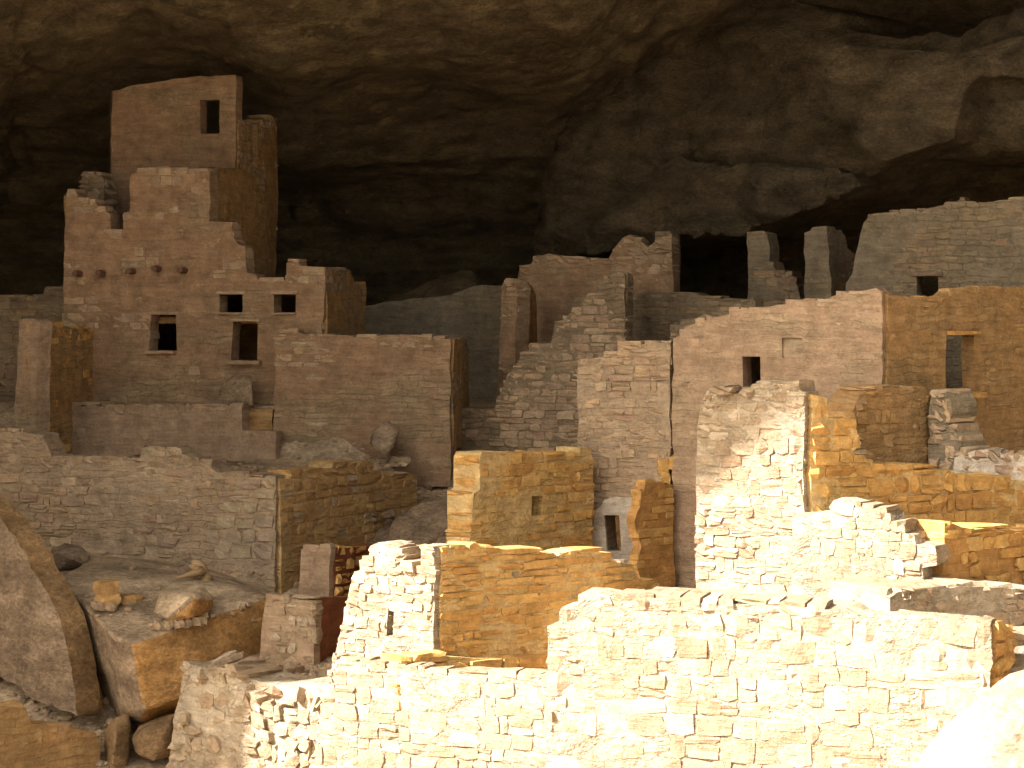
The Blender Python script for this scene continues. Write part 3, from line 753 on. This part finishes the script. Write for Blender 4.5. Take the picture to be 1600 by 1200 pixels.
r = TH('plastered_house', 'large pink plastered house with orange right side, small dark doorway and window niche', 'house', 1300, 34.0)
GP = Plane((1050, 34.4), (1378, 33.2))
wall(r, (1051, 34.4), (1378, 33.2), [(1051, 560), (1052, 526), (1066, 520), (1070, 508), (1088, 502), (1110, 495), (1140, 488), (1142, 482), (1180, 478), (1215, 474), (1250, 468), (1290, 466), (1300, 460), (1320, 456), (1345, 452), (1370, 447), (1378, 455), (1378, 960), (1051, 960)],
     [[(1160, 557), (1188, 557), (1188, 615), (1161, 615)], ((1222, 528), (1254, 559))], t=.42, mat='pinkpale',
     st=dict(mat='beige', h=(.10, .17), w=(.16, .42), proud=(-.002, .014), gap=.012, kind='coarse', cov=lambda x, y: .92 if y < 500 - (x - 1050) * .08 else (.5 if x > 1280 and y < 570 else .05)))
bar(r, GP, (1238, 543), (.31, .12, .31), 'beige_mortar', 'blocked_window', -.10)
GR = Plane((1379, 33.2), (1720, 37.6))
wall(r, (1379, 33.2), (1720, 37.6), [(1379, 456), (1392, 458), (1410, 460), (1412, 466), (1460, 466), (1472, 461), (1483, 452), (1520, 449), (1600, 447), (1720, 445), (1720, 820), (1379, 820)],
     [[(1479, 524), (1521, 523), (1523, 613), (1477, 613)]], t=.2, mat='ochre', name='side_wall',
     st=dict(mat='ochre_stone', h=(.09, .16), w=(.2, .5), proud=(-.004, .01), gap=.012, kind='coarse', cov=lambda x, y: .55 if (x > 1545) else (.3 if y < 470 else .05)))
bar(r, GR, (1497, 617), (.85, .3, .07), 'amber', 'sill', .06)
bar(r, GR, (1500, 520), (.7, .3, .05), 'amber', 'lintel', -.02)
wall(r, (1060, 36.6), (1560, 38.8), [(1060, 530), (1560, 500), (1560, 900), (1060, 900)], t=.3, mat='grey', name='rear_wall')
a, b = GP.p3(.2, 0, -.4), GP.p3(GP.L - .1, 0, -.4)
floor_slab(r, [(a.x, a.y), (b.x, b.y), (6.6, 37.6), (2.6, 36.7)], (HZ - 540) / F * 34, 'floor', 'brown')

r = TH('rubble_buttress', 'brown rough-faced wall stub leaning against the corner of the pink house', 'wall', 1400, 33.0)
wall(r, (1316, 31.9), (1462, 33.2), [(1322, 680), (1335, 640), (1345, 615), (1362, 603), (1400, 603), (1452, 606), (1462, 620), (1462, 800), (1300, 800)], t=.5, mat='brown', rough=.03, st=dict(mat='ochre_stone', h=(.12, .2), w=(.16, .4), proud=(.0, .025), kind='coarse', cov=lambda x, y: .7))
r = TH('stone_pier', 'pale ragged pier end with orange stone tips under the tall doorway', 'pier', 1475, 32.8)
wall(r, (1449, 33.0), (1512, 32.4), [(1450, 800), (1452, 640), (1456, 612), (1478, 610), (1486, 625), (1488, 645), (1482, 660), (1494, 675), (1502, 690), (1498, 700), (1510, 706), (1512, 800)], t=.5, mat='grey', st=dict(mat='beige', h=(.13, .2), w=(.2, .36), kind='rubble', proud=(.0, .04)))
r = TH('rubble_wall', 'low pale grey rubble wall at the right edge below the tall doorway', 'wall', 1550, 32.4)
wall(r, (1490, 32.5), (1680, 31.9), [(1490, 790), (1492, 712), (1520, 702), (1545, 699), (1562, 704), (1568, 710), (1600, 706), (1680, 708), (1680, 790)], t=.6, mat='white', rough=.05, st=dict(mat='beige', h=(.12, .2), w=(.15, .4), kind='rubble', proud=(-.01, .03), cov=lambda x, y: .8))

# ------------------------------------------------------------------ amber wall with small hole
r = TH('amber_wall', 'bright amber stone wall with a pale ragged left end and one small square hole', 'wall', 820, 33.5)
wall(r, (722, 32.5), (930, 34.6), [(748, 712), (752, 704), (800, 703), (870, 708), (905, 710), (906, 697), (920, 696), (928, 720), (930, 960), (738, 960), (736, 835), (738, 820), (738, 768), (748, 762), (748, 735)], [((830, 775), (847, 806))], t=.45, mat='bounce_lit_mortar', rough=.03,
     st=dict(mat='amber', h=(.10, .17), w=(.18, .5), proud=(.0, .03), gap=.014, kind='coarse', cov=lambda x, y: .95 if y < 775 or x < 770 else .35))

# ------------------------------------------------------------------ big coursed wall on the left, boulders below
r = TH('retaining_wall', 'long coursed stone retaining wall at left with its shaded brown side', 'wall', 200, 36.8, 900)
def cov_ret(x, y): return .97 if x > 315 else (.9 if y < 790 else .6)
wall(r, (-90, 37.6), (430, 36.0), [(-90, 668), (0, 672), (22, 670), (66, 680), (76, 696), (82, 711), (150, 715), (218, 717), (220, 706), (228, 696), (258, 697), (284, 706), (308, 716), (330, 726), (338, 735), (372, 741), (430, 745), (428, 1000), (-90, 1000)], t=.5, mat='beige_mortar', rough=.03,
     st=[dict(mat='beige', h=(.10, .2), w=(.15, .42), proud=(.0, .03), gap=.012, kind='coarse', mixr=.3, cov=lambda x, y: 0 if x > 322 else (.9 if y < 790 else .6)), dict(mat='dim2', h=(.18, .24), w=(.24, .42), proud=(.002, .014), gap=.035, kind='coarse', split=.05, cov=lambda x, y: .98 if x > 322 else 0)])
wall(r, (431, 36.0), (657, 39.7), [(430, 746), (452, 745), (456, 734), (518, 731), (521, 720), (580, 718), (582, 734), (650, 740), (657, 1000), (430, 1000)], t=.45, mat='umber_mortar', name='side_wall',
     st=dict(mat='umber', h=(.13, .2), w=(.25, .5), proud=(.014, .03), gap=.03, kind='coarse', cov=lambda x, y: .95 if y < 860 else .5))
r = TH('stone_wall', 'short pale stub of wall between the shaded brown side and the amber wall', 'wall', 690, 40.6)
wall(r, (648, 40.9), (735, 40.5), [(650, 742), (690, 738), (728, 736), (735, 800), (650, 800)], t=.4, mat='beige_mortar', st=dict(DST, mat='beige'))

r = TH('pale_wall', 'small pale plastered wall with black-gapped rubble side behind the low pier', 'wall', 520, 34.6, 935)
wall(r, (466, 34.8), (516, 34.5), [(470, 856), (490, 852), (518, 853), (514, 880), (512, 980), (464, 980)], t=.12, mat='pinkpale', st=dict(mat='beige', h=(.12, .2), w=(.2, .4), proud=(-.01, .004), cov=lambda x, y: .3))
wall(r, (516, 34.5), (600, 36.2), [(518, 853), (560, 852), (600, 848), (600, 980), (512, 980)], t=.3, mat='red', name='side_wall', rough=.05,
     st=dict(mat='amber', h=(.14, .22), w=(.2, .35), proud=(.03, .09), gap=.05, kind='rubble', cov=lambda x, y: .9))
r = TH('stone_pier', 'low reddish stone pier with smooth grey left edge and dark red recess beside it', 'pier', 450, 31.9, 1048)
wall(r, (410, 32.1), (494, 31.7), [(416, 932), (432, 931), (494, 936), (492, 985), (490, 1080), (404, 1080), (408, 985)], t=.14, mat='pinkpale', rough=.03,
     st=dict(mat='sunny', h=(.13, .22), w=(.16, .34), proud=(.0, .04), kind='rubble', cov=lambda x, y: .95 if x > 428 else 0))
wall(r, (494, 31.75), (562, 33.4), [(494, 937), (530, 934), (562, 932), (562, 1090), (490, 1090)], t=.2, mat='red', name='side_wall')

# leaning slabs and boulders
outline_rock('leaning_slab', (-90, 33.6), (120, 31.7), [(-90, 740), (-20, 790), (6, 818), (36, 862), (62, 905), (92, 962), (104, 1010), (112, 1060), (119, 1119), (92, 1110), (60, 1096), (0, 1056), (-90, 1010)], .42, .04, 'rock', 'huge smooth grey slab leaning at the left edge with a brown broken side', 'boulder', grid=.12, rr=.1, amp=.07, freq=.9, jit=.03, strata=.06, rim='rock_brown')
hull_rock('boulder', [(92, 905, 33.4), (140, 868, 35.3), (230, 872, 36.0), (330, 890, 36.0), (430, 926, 35.6), (418, 930, 32.7), (207, 1004, 31.2), (180, 998, 31.35), (226, 1112, 31.1), (165, 1060, 32.4), (190, 1112, 31.8), (272, 1098, 31.4), (330, 1062, 31.9), (414, 1050, 32.6), (300, 1160, 35.5), (150, 1160, 35.5), (225, 1145, 32.2), (180, 1135, 32.8)], 'rock_bounce_lit', 'great wedge-shaped boulder with dusty top and orange right face', cuts=5, amp=.04, freq=.9, mats=('dust', 'rock'))
hull_rock('boulder', [(77, 885, 35), (82, 858, 35), (100, 848, 35.3), (125, 850, 35.2), (142, 866, 35), (138, 880, 34.8), (100, 892, 34.7), (85, 890, 34.7), (110, 870, 34.5), (110, 890, 35.8)], 'rock', 'rounded pinkish rock at the foot of the long retaining wall', 'rock', cuts=3, amp=.04)
hull_rock('boulder', [(20, 850, 35.4), (30, 835, 35.6), (55, 842, 35.5), (76, 862, 35.2), (72, 880, 35), (50, 890, 34.9), (30, 890, 35.8), (50, 860, 34.9)], 'rock', 'flat pinkish rock wedged behind the huge leaning slab', 'rock', cuts=3, amp=.04)
hull_rock('boulder', [(53, 882, 34.2), (75, 880, 34.6), (95, 905, 34), (125, 985, 33.2), (150, 1060, 32.8), (164, 1112, 32.5), (120, 1118, 32.6), (112, 1010, 33.5), (80, 930, 34.5), (165, 1118, 33.2), (100, 1118, 34), (60, 900, 35)], 'rock_bounce_lit', 'narrow brown rock rib squeezed between leaning slab and wedge boulder', 'rock', cuts=4, amp=.06)
wedge = [o for o in bpy.data.objects if o.get('label', '').startswith('great wedge')][0]
from mathutils.bvhtree import BVHTree
WB = BVHTree.FromPolygons([v.co + wedge.location for v in wedge.data.vertices], [tuple(p.vertices) for p in wedge.data.polygons])
def on_wedge(px, py, up=0.0):
    h = WB.ray_cast(Vector((0, 0, 0)), at(px, py, 1.0).normalized())[0]
    return (h if h is not None else at(px, py, 34)) + Vector((0, 0, up))
dR = on_wedge(285, 962).y - 32.95 - .5
hull_rock('boulder', [(240, 960, 33.2 + dR), (250, 925, 33.5 + dR), (265, 912, 34 + dR), (300, 908, 34 + dR), (318, 912, 33.8 + dR), (334, 935, 33.6 + dR), (328, 955, 33.3 + dR), (300, 965, 33.0 + dR), (262, 970, 33.0 + dR), (305, 930, 33.0 + dR), (260, 960, 34.3 + dR), (325, 960, 34.3 + dR)], 'rock_bounce_lit', 'orange faceted rock lying on top of the great wedge-shaped boulder', 'rock', cuts=3, amp=.03, mats=('dust', 'rock'))
dT = on_wedge(305, 905).y - 34.5
r = TH('stone_block', 'small ochre squared block with rubble beneath on the dusty boulder top', 'block', 170, 34.0, 955)
bp = on_wedge(166, 950)
for (dx, dy, dz, s_, k, mk) in ((0, 0, .27, (.26, .3, .2), 'coarse', 'umber'), (.01, 0, .12, (.25, .3, .16), 'coarse', 'umber'), (.3, .2, .1, (.34, .2, .13), 'rubble', 'umber'), (-.08, -.12, .04, (.16, .2, .12), 'rubble', 'beige'), (.08, -.12, .03, (.14, .2, .1), 'rubble', 'beige'), (.45, .3, .05, (.2, .2, .1), 'rubble', 'dim')):
    put_stone(r, k, mk, bp + Vector((dx, dy, dz)), .6, s_)
r = TH('rubble_packing', 'pale chinking stones packed under the orange faceted rock', 'stones', 275, 33.0, 985)
for i in range(12):
    put_stone(r, 'rubble', 'beige', on_wedge(250 + (i % 6) * 13 + rnd.uniform(-3, 3), 974 + (i // 6) * 9 - (i % 6) * 2, .04), .3, (.14, .18, .12), (rnd.uniform(-.3, .3), 0))
for i in range(26):
    px, py = rnd.uniform(130, 400), rnd.uniform(880, 985); q = on_wedge(px, py, .02); s_ = rnd.uniform(.03, .09)
    if abs(q.y - 34) < 2.5: put_stone(r, 'rubble', 'beige', q, rnd.uniform(0, 3), (s_ * 1.4, s_, s_ * .7), size=0)
hull_rock('boulder', [(158, 1215, 31.5), (166, 1136, 31.4), (180, 1122, 31.5), (200, 1114, 31.6), (204, 1132, 31.2), (201, 1215, 31.1), (172, 1210, 30.9), (180, 1140, 30.95), (165, 1140, 32), (200, 1120, 32.1), (200, 1215, 32)], 'rock_brown', 'brown squarish rock at lower left beside the cracked ochre wall end', 'rock', cuts=3, amp=.03)
hull_rock('boulder', [(204, 1152, 31.2), (216, 1134, 31.4), (245, 1122, 31.5), (276, 1114, 31.4), (274, 1182, 31.1), (240, 1190, 30.8), (212, 1178, 30.9), (226, 1146, 30.85), (268, 1134, 30.9), (215, 1180, 31.8), (272, 1180, 31.8), (260, 1118, 32)], 'rock_brown', 'brown angular rock just left of the rough rubble wall', 'rock', cuts=3, amp=.03)
hull_rock('boulder', [(208, 1176, 31.6), (270, 1176, 31.5), (266, 1235, 31.2), (212, 1235, 31.3), (210, 1180, 32.2), (270, 1235, 32.2)], 'rock', 'dark rock under the brown angular rock at lower left', 'rock', cuts=3, amp=.04)
r = TH('ochre_wall', 'cracked ochre wall end in the lower left corner with a stepped top', 'wall', 60, 30.3)
wall(r, (-90, 29.4), (156, 31.2), [(-90, 1103), (40, 1103), (44, 1120), (48, 1127), (150, 1142), (156, 1160), (158, 1280), (-90, 1280)], t=.5, mat='ochre', rough=.03, st=dict(mat='ochre_stone', h=(.2, .32), w=(.3, .6), proud=(-.01, .01), gap=.012, kind='coarse', cov=lambda x, y: .8))
hull_rock('boulder', [(575, 690, 40.2), (580, 672, 40.3), (605, 655, 40.3), (622, 675, 40.0), (615, 700, 40.0), (603, 715, 39.9), (585, 700, 39.9), (612, 672, 40.8), (600, 712, 40.6)], 'rock', 'grey angular rock lying against the front of the roofless pink room', 'rock', cuts=3, amp=.03)
hull_rock('boulder', [(600, 850, 37.6), (615, 815, 37.8), (650, 790, 38.2), (690, 776, 38.5), (712, 785, 38.3), (708, 820, 37.8), (660, 850, 37.3), (640, 870, 37.2), (700, 870, 38), (600, 900, 38.5), (700, 900, 38.5), (650, 870, 37.0)], 'rock', 'dark brown tilted boulder in the hollow left of the amber wall', cuts=4, amp=.07)
hull_rock('boulder', [(560, 860, 38.2), (580, 822, 38.6), (620, 800, 38.9), (640, 812, 38.6), (610, 850, 37.9), (590, 880, 37.9), (570, 880, 38.6), (620, 870, 39)], 'rock', 'dim brown rock at the base of the retaining wall side', 'rock', cuts=3, amp=.05)
hull_rock('boulder', [(592, 806, 38.3), (600, 795, 38.5), (618, 796, 38.5), (622, 806, 38.2), (605, 810, 38.0), (600, 812, 38.6), (618, 812, 38.7)], 'rock', 'small flat stone perched on the dim brown rock', 'stone', cuts=2, amp=.02)
hull_rock('boulder', [(655, 880, 35.6), (690, 838, 36), (716, 832, 36.2), (735, 870, 35.8), (725, 900, 35.4), (660, 920, 35.2), (735, 940, 36.4), (650, 940, 36.6)], 'rock', 'shadowy rock right behind the sunlit house corner', 'rock', cuts=3, amp=.05)

# old root on the dusty boulder
def tubes(root, chains, mat, name):
    for ch in chains:
        bm = bmesh.new(); rings = []
        P = [at(*c[:3]) for c in ch]; R = [c[3] for c in ch]
        for i, p in enumerate(P):
            t = (P[min(i + 1, len(P) - 1)] - P[max(i - 1, 0)]).normalized(); q = t.to_track_quat('Z', 'Y')
            rings.append([bm.verts.new(p + q @ Vector((math.cos(a) * R[i] * rnd.uniform(.85, 1.15), math.sin(a) * R[i], 0)) - root.location) for a in [k * math.tau / 8 for k in range(8)]])
        for a, b in zip(rings, rings[1:]):
            for k in range(8): bm.faces.new((a[k], a[(k + 1) % 8], b[(k + 1) % 8], b[k]))
        bm.faces.new(rings[0][::-1]); bm.faces.new(rings[-1])
        new_obj(name, mesh_from_bm(bm, name, M[mat], True), root)
r = TH('dry_root', 'dry forked tree root lying at the back of the dusty boulder', 'root', 300, 34.6, 905)
tubes(r, [[(322, 902, 34.6 + dT, .05), (316, 890, 34.6 + dT, .085), (308, 882, 34.6 + dT, .08), (300, 879, 34.6 + dT, .05)], [(316, 892, 34.5 + dT, .07), (302, 896, 34.4 + dT, .05), (288, 900, 34.3 + dT, .03), (276, 903, 34.2 + dT, .015)], [(314, 890, 34.5 + dT, .05), (303, 888, 34.4 + dT, .035), (295, 884, 34.4 + dT, .012)], [(320, 895, 34.6 + dT, .08), (324, 905, 34.6 + dT, .09), (318, 915, 34.5 + dT, .07)]], 'driftwood', 'branch')
hull_rock('boulder', [(272, 900, 35.0 + dT), (280, 884, 35 + dT), (300, 882, 35.1 + dT), (312, 890, 35 + dT), (308, 902, 34.8 + dT), (285, 906, 34.7 + dT), (290, 904, 35.4 + dT)], 'rock', 'small tan stone tucked behind the dry forked root', 'stone', cuts=2, amp=.03)

# ------------------------------------------------------------------ rough rubble wall, half in the sun
r = TH('rubble_wall', 'rough knobbly rubble wall at the bottom, left half shaded, right half sunlit', 'wall', 400, 29.6, 1200)
RS = dict(mat='sunny', h=(.10, .2), w=(.12, .26), proud=(.0, .09), gap=.0, kind='rubble', rot=.4, wave=.12)
wall(r, (258, 30.3), (512, 29.0), [(256, 1290), (270, 1120), (285, 1052), (296, 1036), (350, 1042), (384, 1058), (400, 1064), (440, 1068), (470, 1066), (512, 1072), (512, 1290)], t=.8, mat='sunny_mortar', rough=.07, grid=.12, st=dict(RS, cov=lambda x, y: .92 if x > 380 else .5))

# loose stones
LS = [(300, 1032, 30.7), (345, 1036, 30.9), (398, 1042, 31.2), (412, 1048, 31.0), (425, 1052, 30.8), (436, 1046, 31.2), (448, 1054, 30.9), (460, 1050, 31.1), (405, 1056, 30.6), (380, 1048, 31.0)]
for i, (px, py, Y) in enumerate(LS):
    x = (px - 800) / F * Y; s_ = rnd.uniform(.1, .2)
    o = new_obj('loose_stone', unit('rubble', i % 14, 'beige'), label='small loose pale stone on the dusty ledge above the rough rubble wall', cat='stone', group='loose stones on the ledge above the rubble wall')
    o.location = (x, Y, gz(x, Y) + s_ * .25); o.scale = (s_ * 1.3, s_, s_ * .6); o.rotation_euler = (0, 0, rnd.uniform(0, 3))
for i in range(9):
    px, Y = rnd.uniform(600, 735), rnd.uniform(40.9, 42.0) ; x = (px - 800) / F * Y; s_ = rnd.uniform(.12, .3)
    o = new_obj('loose_stone', unit('rubble', i % 14, 'dim'), label='loose grey stone on the debris slope below the roofless pink room', cat='stone', group='loose stones on the debris slope')
    o.location = (x, Y - .9, gz(x, Y - .9) + s_ * .2); o.scale = (s_ * 1.3, s_, s_ * .6); o.rotation_euler = (0, 0, rnd.uniform(0, 3))

def gravel(areas, name, mat):
    bm0 = bmesh.new(); bmesh.ops.create_icosphere(bm0, subdivisions=1, radius=1); tv = [v.co.copy() for v in bm0.verts]; tf = [[v.index for v in f.verts] for f in bm0.faces]; bm0.free()
    vs_, fs_ = [], []; r = random.Random(5)
    for (x0, x1, y0, y1, n, s0, s1) in areas:
        for _ in range(n):
            x, y = r.uniform(x0, x1), r.uniform(y0, y1); s_ = s0 + (s1 - s0) * r.random() ** 3; z = gz(x, y)
            if z < -6: continue
            Mr = Matrix.Rotation(r.uniform(0, 6), 3, 'Z'); b0 = len(vs_)
            sx, sy, sz = s_ * r.uniform(.8, 1.6), s_, s_ * r.uniform(.4, .8)
            for v in tv:
                q = Mr @ Vector((v.x * sx * r.uniform(.75, 1.15), v.y * sy * r.uniform(.75, 1.15), v.z * sz)); vs_.append((x + q.x, y + q.y, z + q.z + sz * .3))
            fs_ += [[b0 + i for i in f] for f in tf]
    me = bpy.data.meshes.new(name); me.from_pydata(vs_, [], fs_); me.materials.append(M[mat]); me.update()
    new_obj(name, me, kind='stuff')
gravel([(-3.2, 0, 39.5, 42.0, 900, .015, .09), (-4.2, -2.2, 29.7, 32.5, 700, .012, .07), (-8.5, -3.5, 33.5, 36.2, 500, .015, .08), (-8, -2.4, 36.8, 41, 700, .015, .07), (-8.3, -5.0, 30.2, 33.5, 700, .02, .10), (-3.4, -.2, 33.5, 39.5, 900, .02, .12), (.9, 6.5, 25.9, 28, 120, .015, .06)], 'gravel', 'beige')

# ------------------------------------------------------------------ sunlit ruined tower and the walls running from it
SUNST = dict(mixr=.35, mat='sunny', h=(.10, .21), w=(.12, .33), proud=(.0, .025), gap=.005, kind='coarse', split=.25, rot=.04, wave=.08)
AMBST = dict(mixr=.2, mat='amber', h=(.12, .2), w=(.22, .55), proud=(.018, .042), gap=.016, kind='coarse', split=.15)
r = TH('ruined_tower', 'tall sunlit broken tower corner of pale stone with stepped amber right side', 'tower', 1200, 29.6)
wall(r, (1087, 29.85), (1257, 29.2), [(1088, 720), (1090, 660), (1096, 625), (1105, 608), (1120, 600), (1135, 602), (1150, 612), (1165, 608), (1180, 600), (1200, 596), (1232, 597), (1245, 602), (1256, 610), (1257, 1000), (1086, 1000), (1088, 830)], t=.5, mat='sunny_mortar', st=SUNST, rough=.02)
wall(r, (1258, 29.2), (1680, 32.2), [(1256, 618), (1262, 613), (1290, 618), (1293, 650), (1334, 656), (1338, 680), (1344, 690), (1334, 700), (1334, 712), (1362, 715), (1364, 731), (1392, 728), (1488, 731), (1492, 742), (1560, 747), (1680, 755), (1680, 1000), (1256, 1000)], t=.45, mat='bounce_lit_mortar', name='side_wall', st=dict(AMBST, h=(.15, .26)))
for (px, py, w_, h_) in ((1212, 604, .42, .16), (1240, 612, .34, .10), (1176, 612, .2, .12), (1135, 610, .3, .1)):
    put_stone(r, 'rubble', 'sunny', at(px, py, 29.7), -.4, (w_, .55, h_))
r = TH('sunlit_wall', 'bright sunlit wall stepping down to toothed end stones with amber wall behind', 'wall', 1350, 28.5)
wall(r, (1236, 28.95), (1464, 28.1), [(1238, 808), (1262, 800), (1298, 796), (1302, 786), (1345, 789), (1362, 796), (1390, 799), (1392, 812), (1412, 815), (1414, 830), (1428, 833), (1430, 850), (1462, 852), (1464, 880), (1440, 884), (1442, 900), (1450, 1010), (1238, 1010)], t=.5, mat='sunny_mortar', st=SUNST, rough=.02)
wall(r, (1466, 28.35), (1660, 30.3), [(1416, 818), (1446, 817), (1500, 820), (1530, 822), (1600, 825), (1660, 826), (1660, 1000), (1466, 1000), (1466, 850)], t=.5, mat='orange', name='side_wall', st=dict(AMBST, cov=lambda x, y: .3 if y > 850 else .95))
r = TH('broad_low_wall', 'broad low wall with sunlit flat top and shaded face at the right edge', 'wall', 1500, 27.7)
FP = Plane((1388, 27.2), (1680, 28.7))
wall(r, (1388, 27.2), (1680, 28.7), [(1388, 930), (1400, 922), (1450, 915), (1500, 912), (1680, 920), (1680, 1060), (1386, 1060)], t=1.1, mat='sunny_mortar', rough=.03, st=dict(SUNST, mat='sunny', h=(.12, .22), w=(.2, .5), cov=lambda x, y: .6))
# ------------------------------------------------------------------ sunlit house, lower centre
r = TH('sunlit_house', 'small sunlit house with slit window, toothed wall top and long amber right side', 'house', 675, 28.3)
wall(r, (510, 28.95), (678, 27.95), [(508, 1120), (516, 1060), (524, 1015), (535, 965), (546, 915), (553, 890), (562, 888), (561, 872), (576, 868), (578, 850), (592, 844), (612, 848), (630, 862), (632, 884), (650, 892), (656, 886), (658, 862), (668, 854), (678, 853), (676, 1120)], [[(606, 950), (616, 950), (615, 993), (604, 993)]], t=.35, mat='sunny_mortar', st=dict(SUNST, h=(.08, .14), w=(.1, .28)), rough=.03)
wall(r, (679, 27.95), (1042, 30.95), [(679, 853), (720, 852), (790, 855), (830, 858), (862, 862), (868, 864), (888, 858), (900, 856), (930, 857), (948, 863), (965, 876), (990, 880), (993, 893), (1000, 905), (1030, 908), (1033, 930), (1035, 1120), (679, 1120)], t=.35, mat='bounce_lit_mortar', name='side_wall', st=dict(AMBST, mixr=.3, h=(.07, .16), w=(.18, .75), proud=(.008, .03), gap=.022, wave=.12, cov=lambda x, y: .95))
for (px, py, Y, w_, d_, h_) in ((606, 855, 28.55, .2, .4, .11), (622, 864, 28.35, .18, .46, .14), (640, 884, 28.2, .18, .5, .13), (590, 876, 28.5, .12, .3, .2), (664, 868, 28.05, .16, .3, .2)):
    put_stone(r, 'block', 'sunny', at(px, py, Y) + Vector((.1, .12, 0)), -.62, (w_, d_, h_), r=random.Random(int(px)))
r = TH('stone_ledge', 'low amber stone curb running under the long amber side of the sunlit house', 'ledge', 740, 27.9)
wall(r, (622, 27.4), (866, 28.9), [(624, 1033), (640, 1024), (700, 1023), (760, 1026), (780, 1025), (850, 1028), (866, 1030), (866, 1110), (620, 1110)], t=.35, mat='bounce_lit_mortar', st=dict(AMBST, h=(.14, .2), w=(.2, .5)))

# ------------------------------------------------------------------ front walls, full sun
r = TH('front_wall_low', 'sunlit lower front wall of pale stone left of the big front wall', 'wall', 680, 27.2, 1250)
FS = dict(mixr=.15, mat='sunny', h=(.12, .24), w=(.14, .38), proud=(.006, .024), gap=.008, kind='coarse', split=.25, rot=.05, wave=.08)
wall(r, (484, 27.95), (862, 26.55), [(480, 1300), (492, 1180), (500, 1120), (512, 1060), (522, 1028), (545, 1026), (560, 1032), (600, 1041), (640, 1044), (700, 1048), (862, 1050), (862, 1300)], t=.26, mat='sunny_mortar', st=FS, rough=.016)
r = TH('front_wall_big', 'big sunlit front wall of pale stone with ragged sloping top', 'wall', 1200, 25.8, 1250)
wall(r, (855, 26.4), (1549, 25.0), [(855, 975), (874, 972), (876, 946), (902, 944), (906, 931), (950, 928), (1040, 930), (1090, 938), (1160, 940), (1250, 944), (1300, 950), (1390, 962), (1395, 958), (1480, 966), (1549, 976), (1549, 1300), (855, 1300)], t=.55, mat='sunny_mortar', st=dict(FS, h=(.15, .28), w=(.16, .42)), rough=.016)
wall(r, (1550, 25.0), (1586, 25.9), [(1550, 978), (1575, 976), (1586, 990), (1580, 1010), (1586, 1030), (1570, 1060), (1580, 1300), (1550, 1300)], t=.5, mat='orange', name='side_wall', st=dict(AMBST, kind='rubble', h=(.16, .26), proud=(.0, .06)))
for (px, py, Y, w_, d_, h_, k) in ((965, 930, 26.7, .5, .3, .04, 'coarse'), (1010, 925, 26.9, .55, .35, .05, 'coarse'), (1055, 924, 27.1, .5, .4, .06, 'coarse'), (1090, 930, 27.0, .45, .3, .07, 'rubble'), (1130, 933, 26.8, .5, .25, .05, 'rubble'), (925, 932, 26.5, .4, .3, .05, 'coarse'), (1030, 935, 26.5, .6, .3, .04, 'coarse')):
    put_stone(r, k, 'sunny', Vector(((px - 800) / F * Y, Y, gz((px - 800) / F * Y, Y) + .03)), -.2 + rnd.uniform(-.3, .3), (w_, d_, h_), (rnd.uniform(-.06, .06), 0))
r = TH('rubble_wall', 'short amber rubble wall squeezed between big front wall and right-hand boulder', 'wall', 1600, 26.2)
wall(r, (1560, 26.3), (1700, 26.9), [(1560, 990), (1570, 976), (1600, 985), (1700, 990), (1700, 1200), (1560, 1200)], t=.5, mat='beige_mortar', st=dict(AMBST, kind='rubble', mat='sunny'))
outline_rock('boulder', (1400, 24.2), (1760, 22.8), [(1396, 1300), (1420, 1210), (1455, 1160), (1500, 1112), (1530, 1085), (1562, 1063), (1600, 1048), (1690, 1030), (1760, 1050), (1760, 1300)], 1.2, .35, 'rock_sun', 'large smooth sunlit boulder in the lower right corner', 'boulder', grid=.12, rr=.35, amp=.10, freq=1.0, jit=.02)

flush_stones()
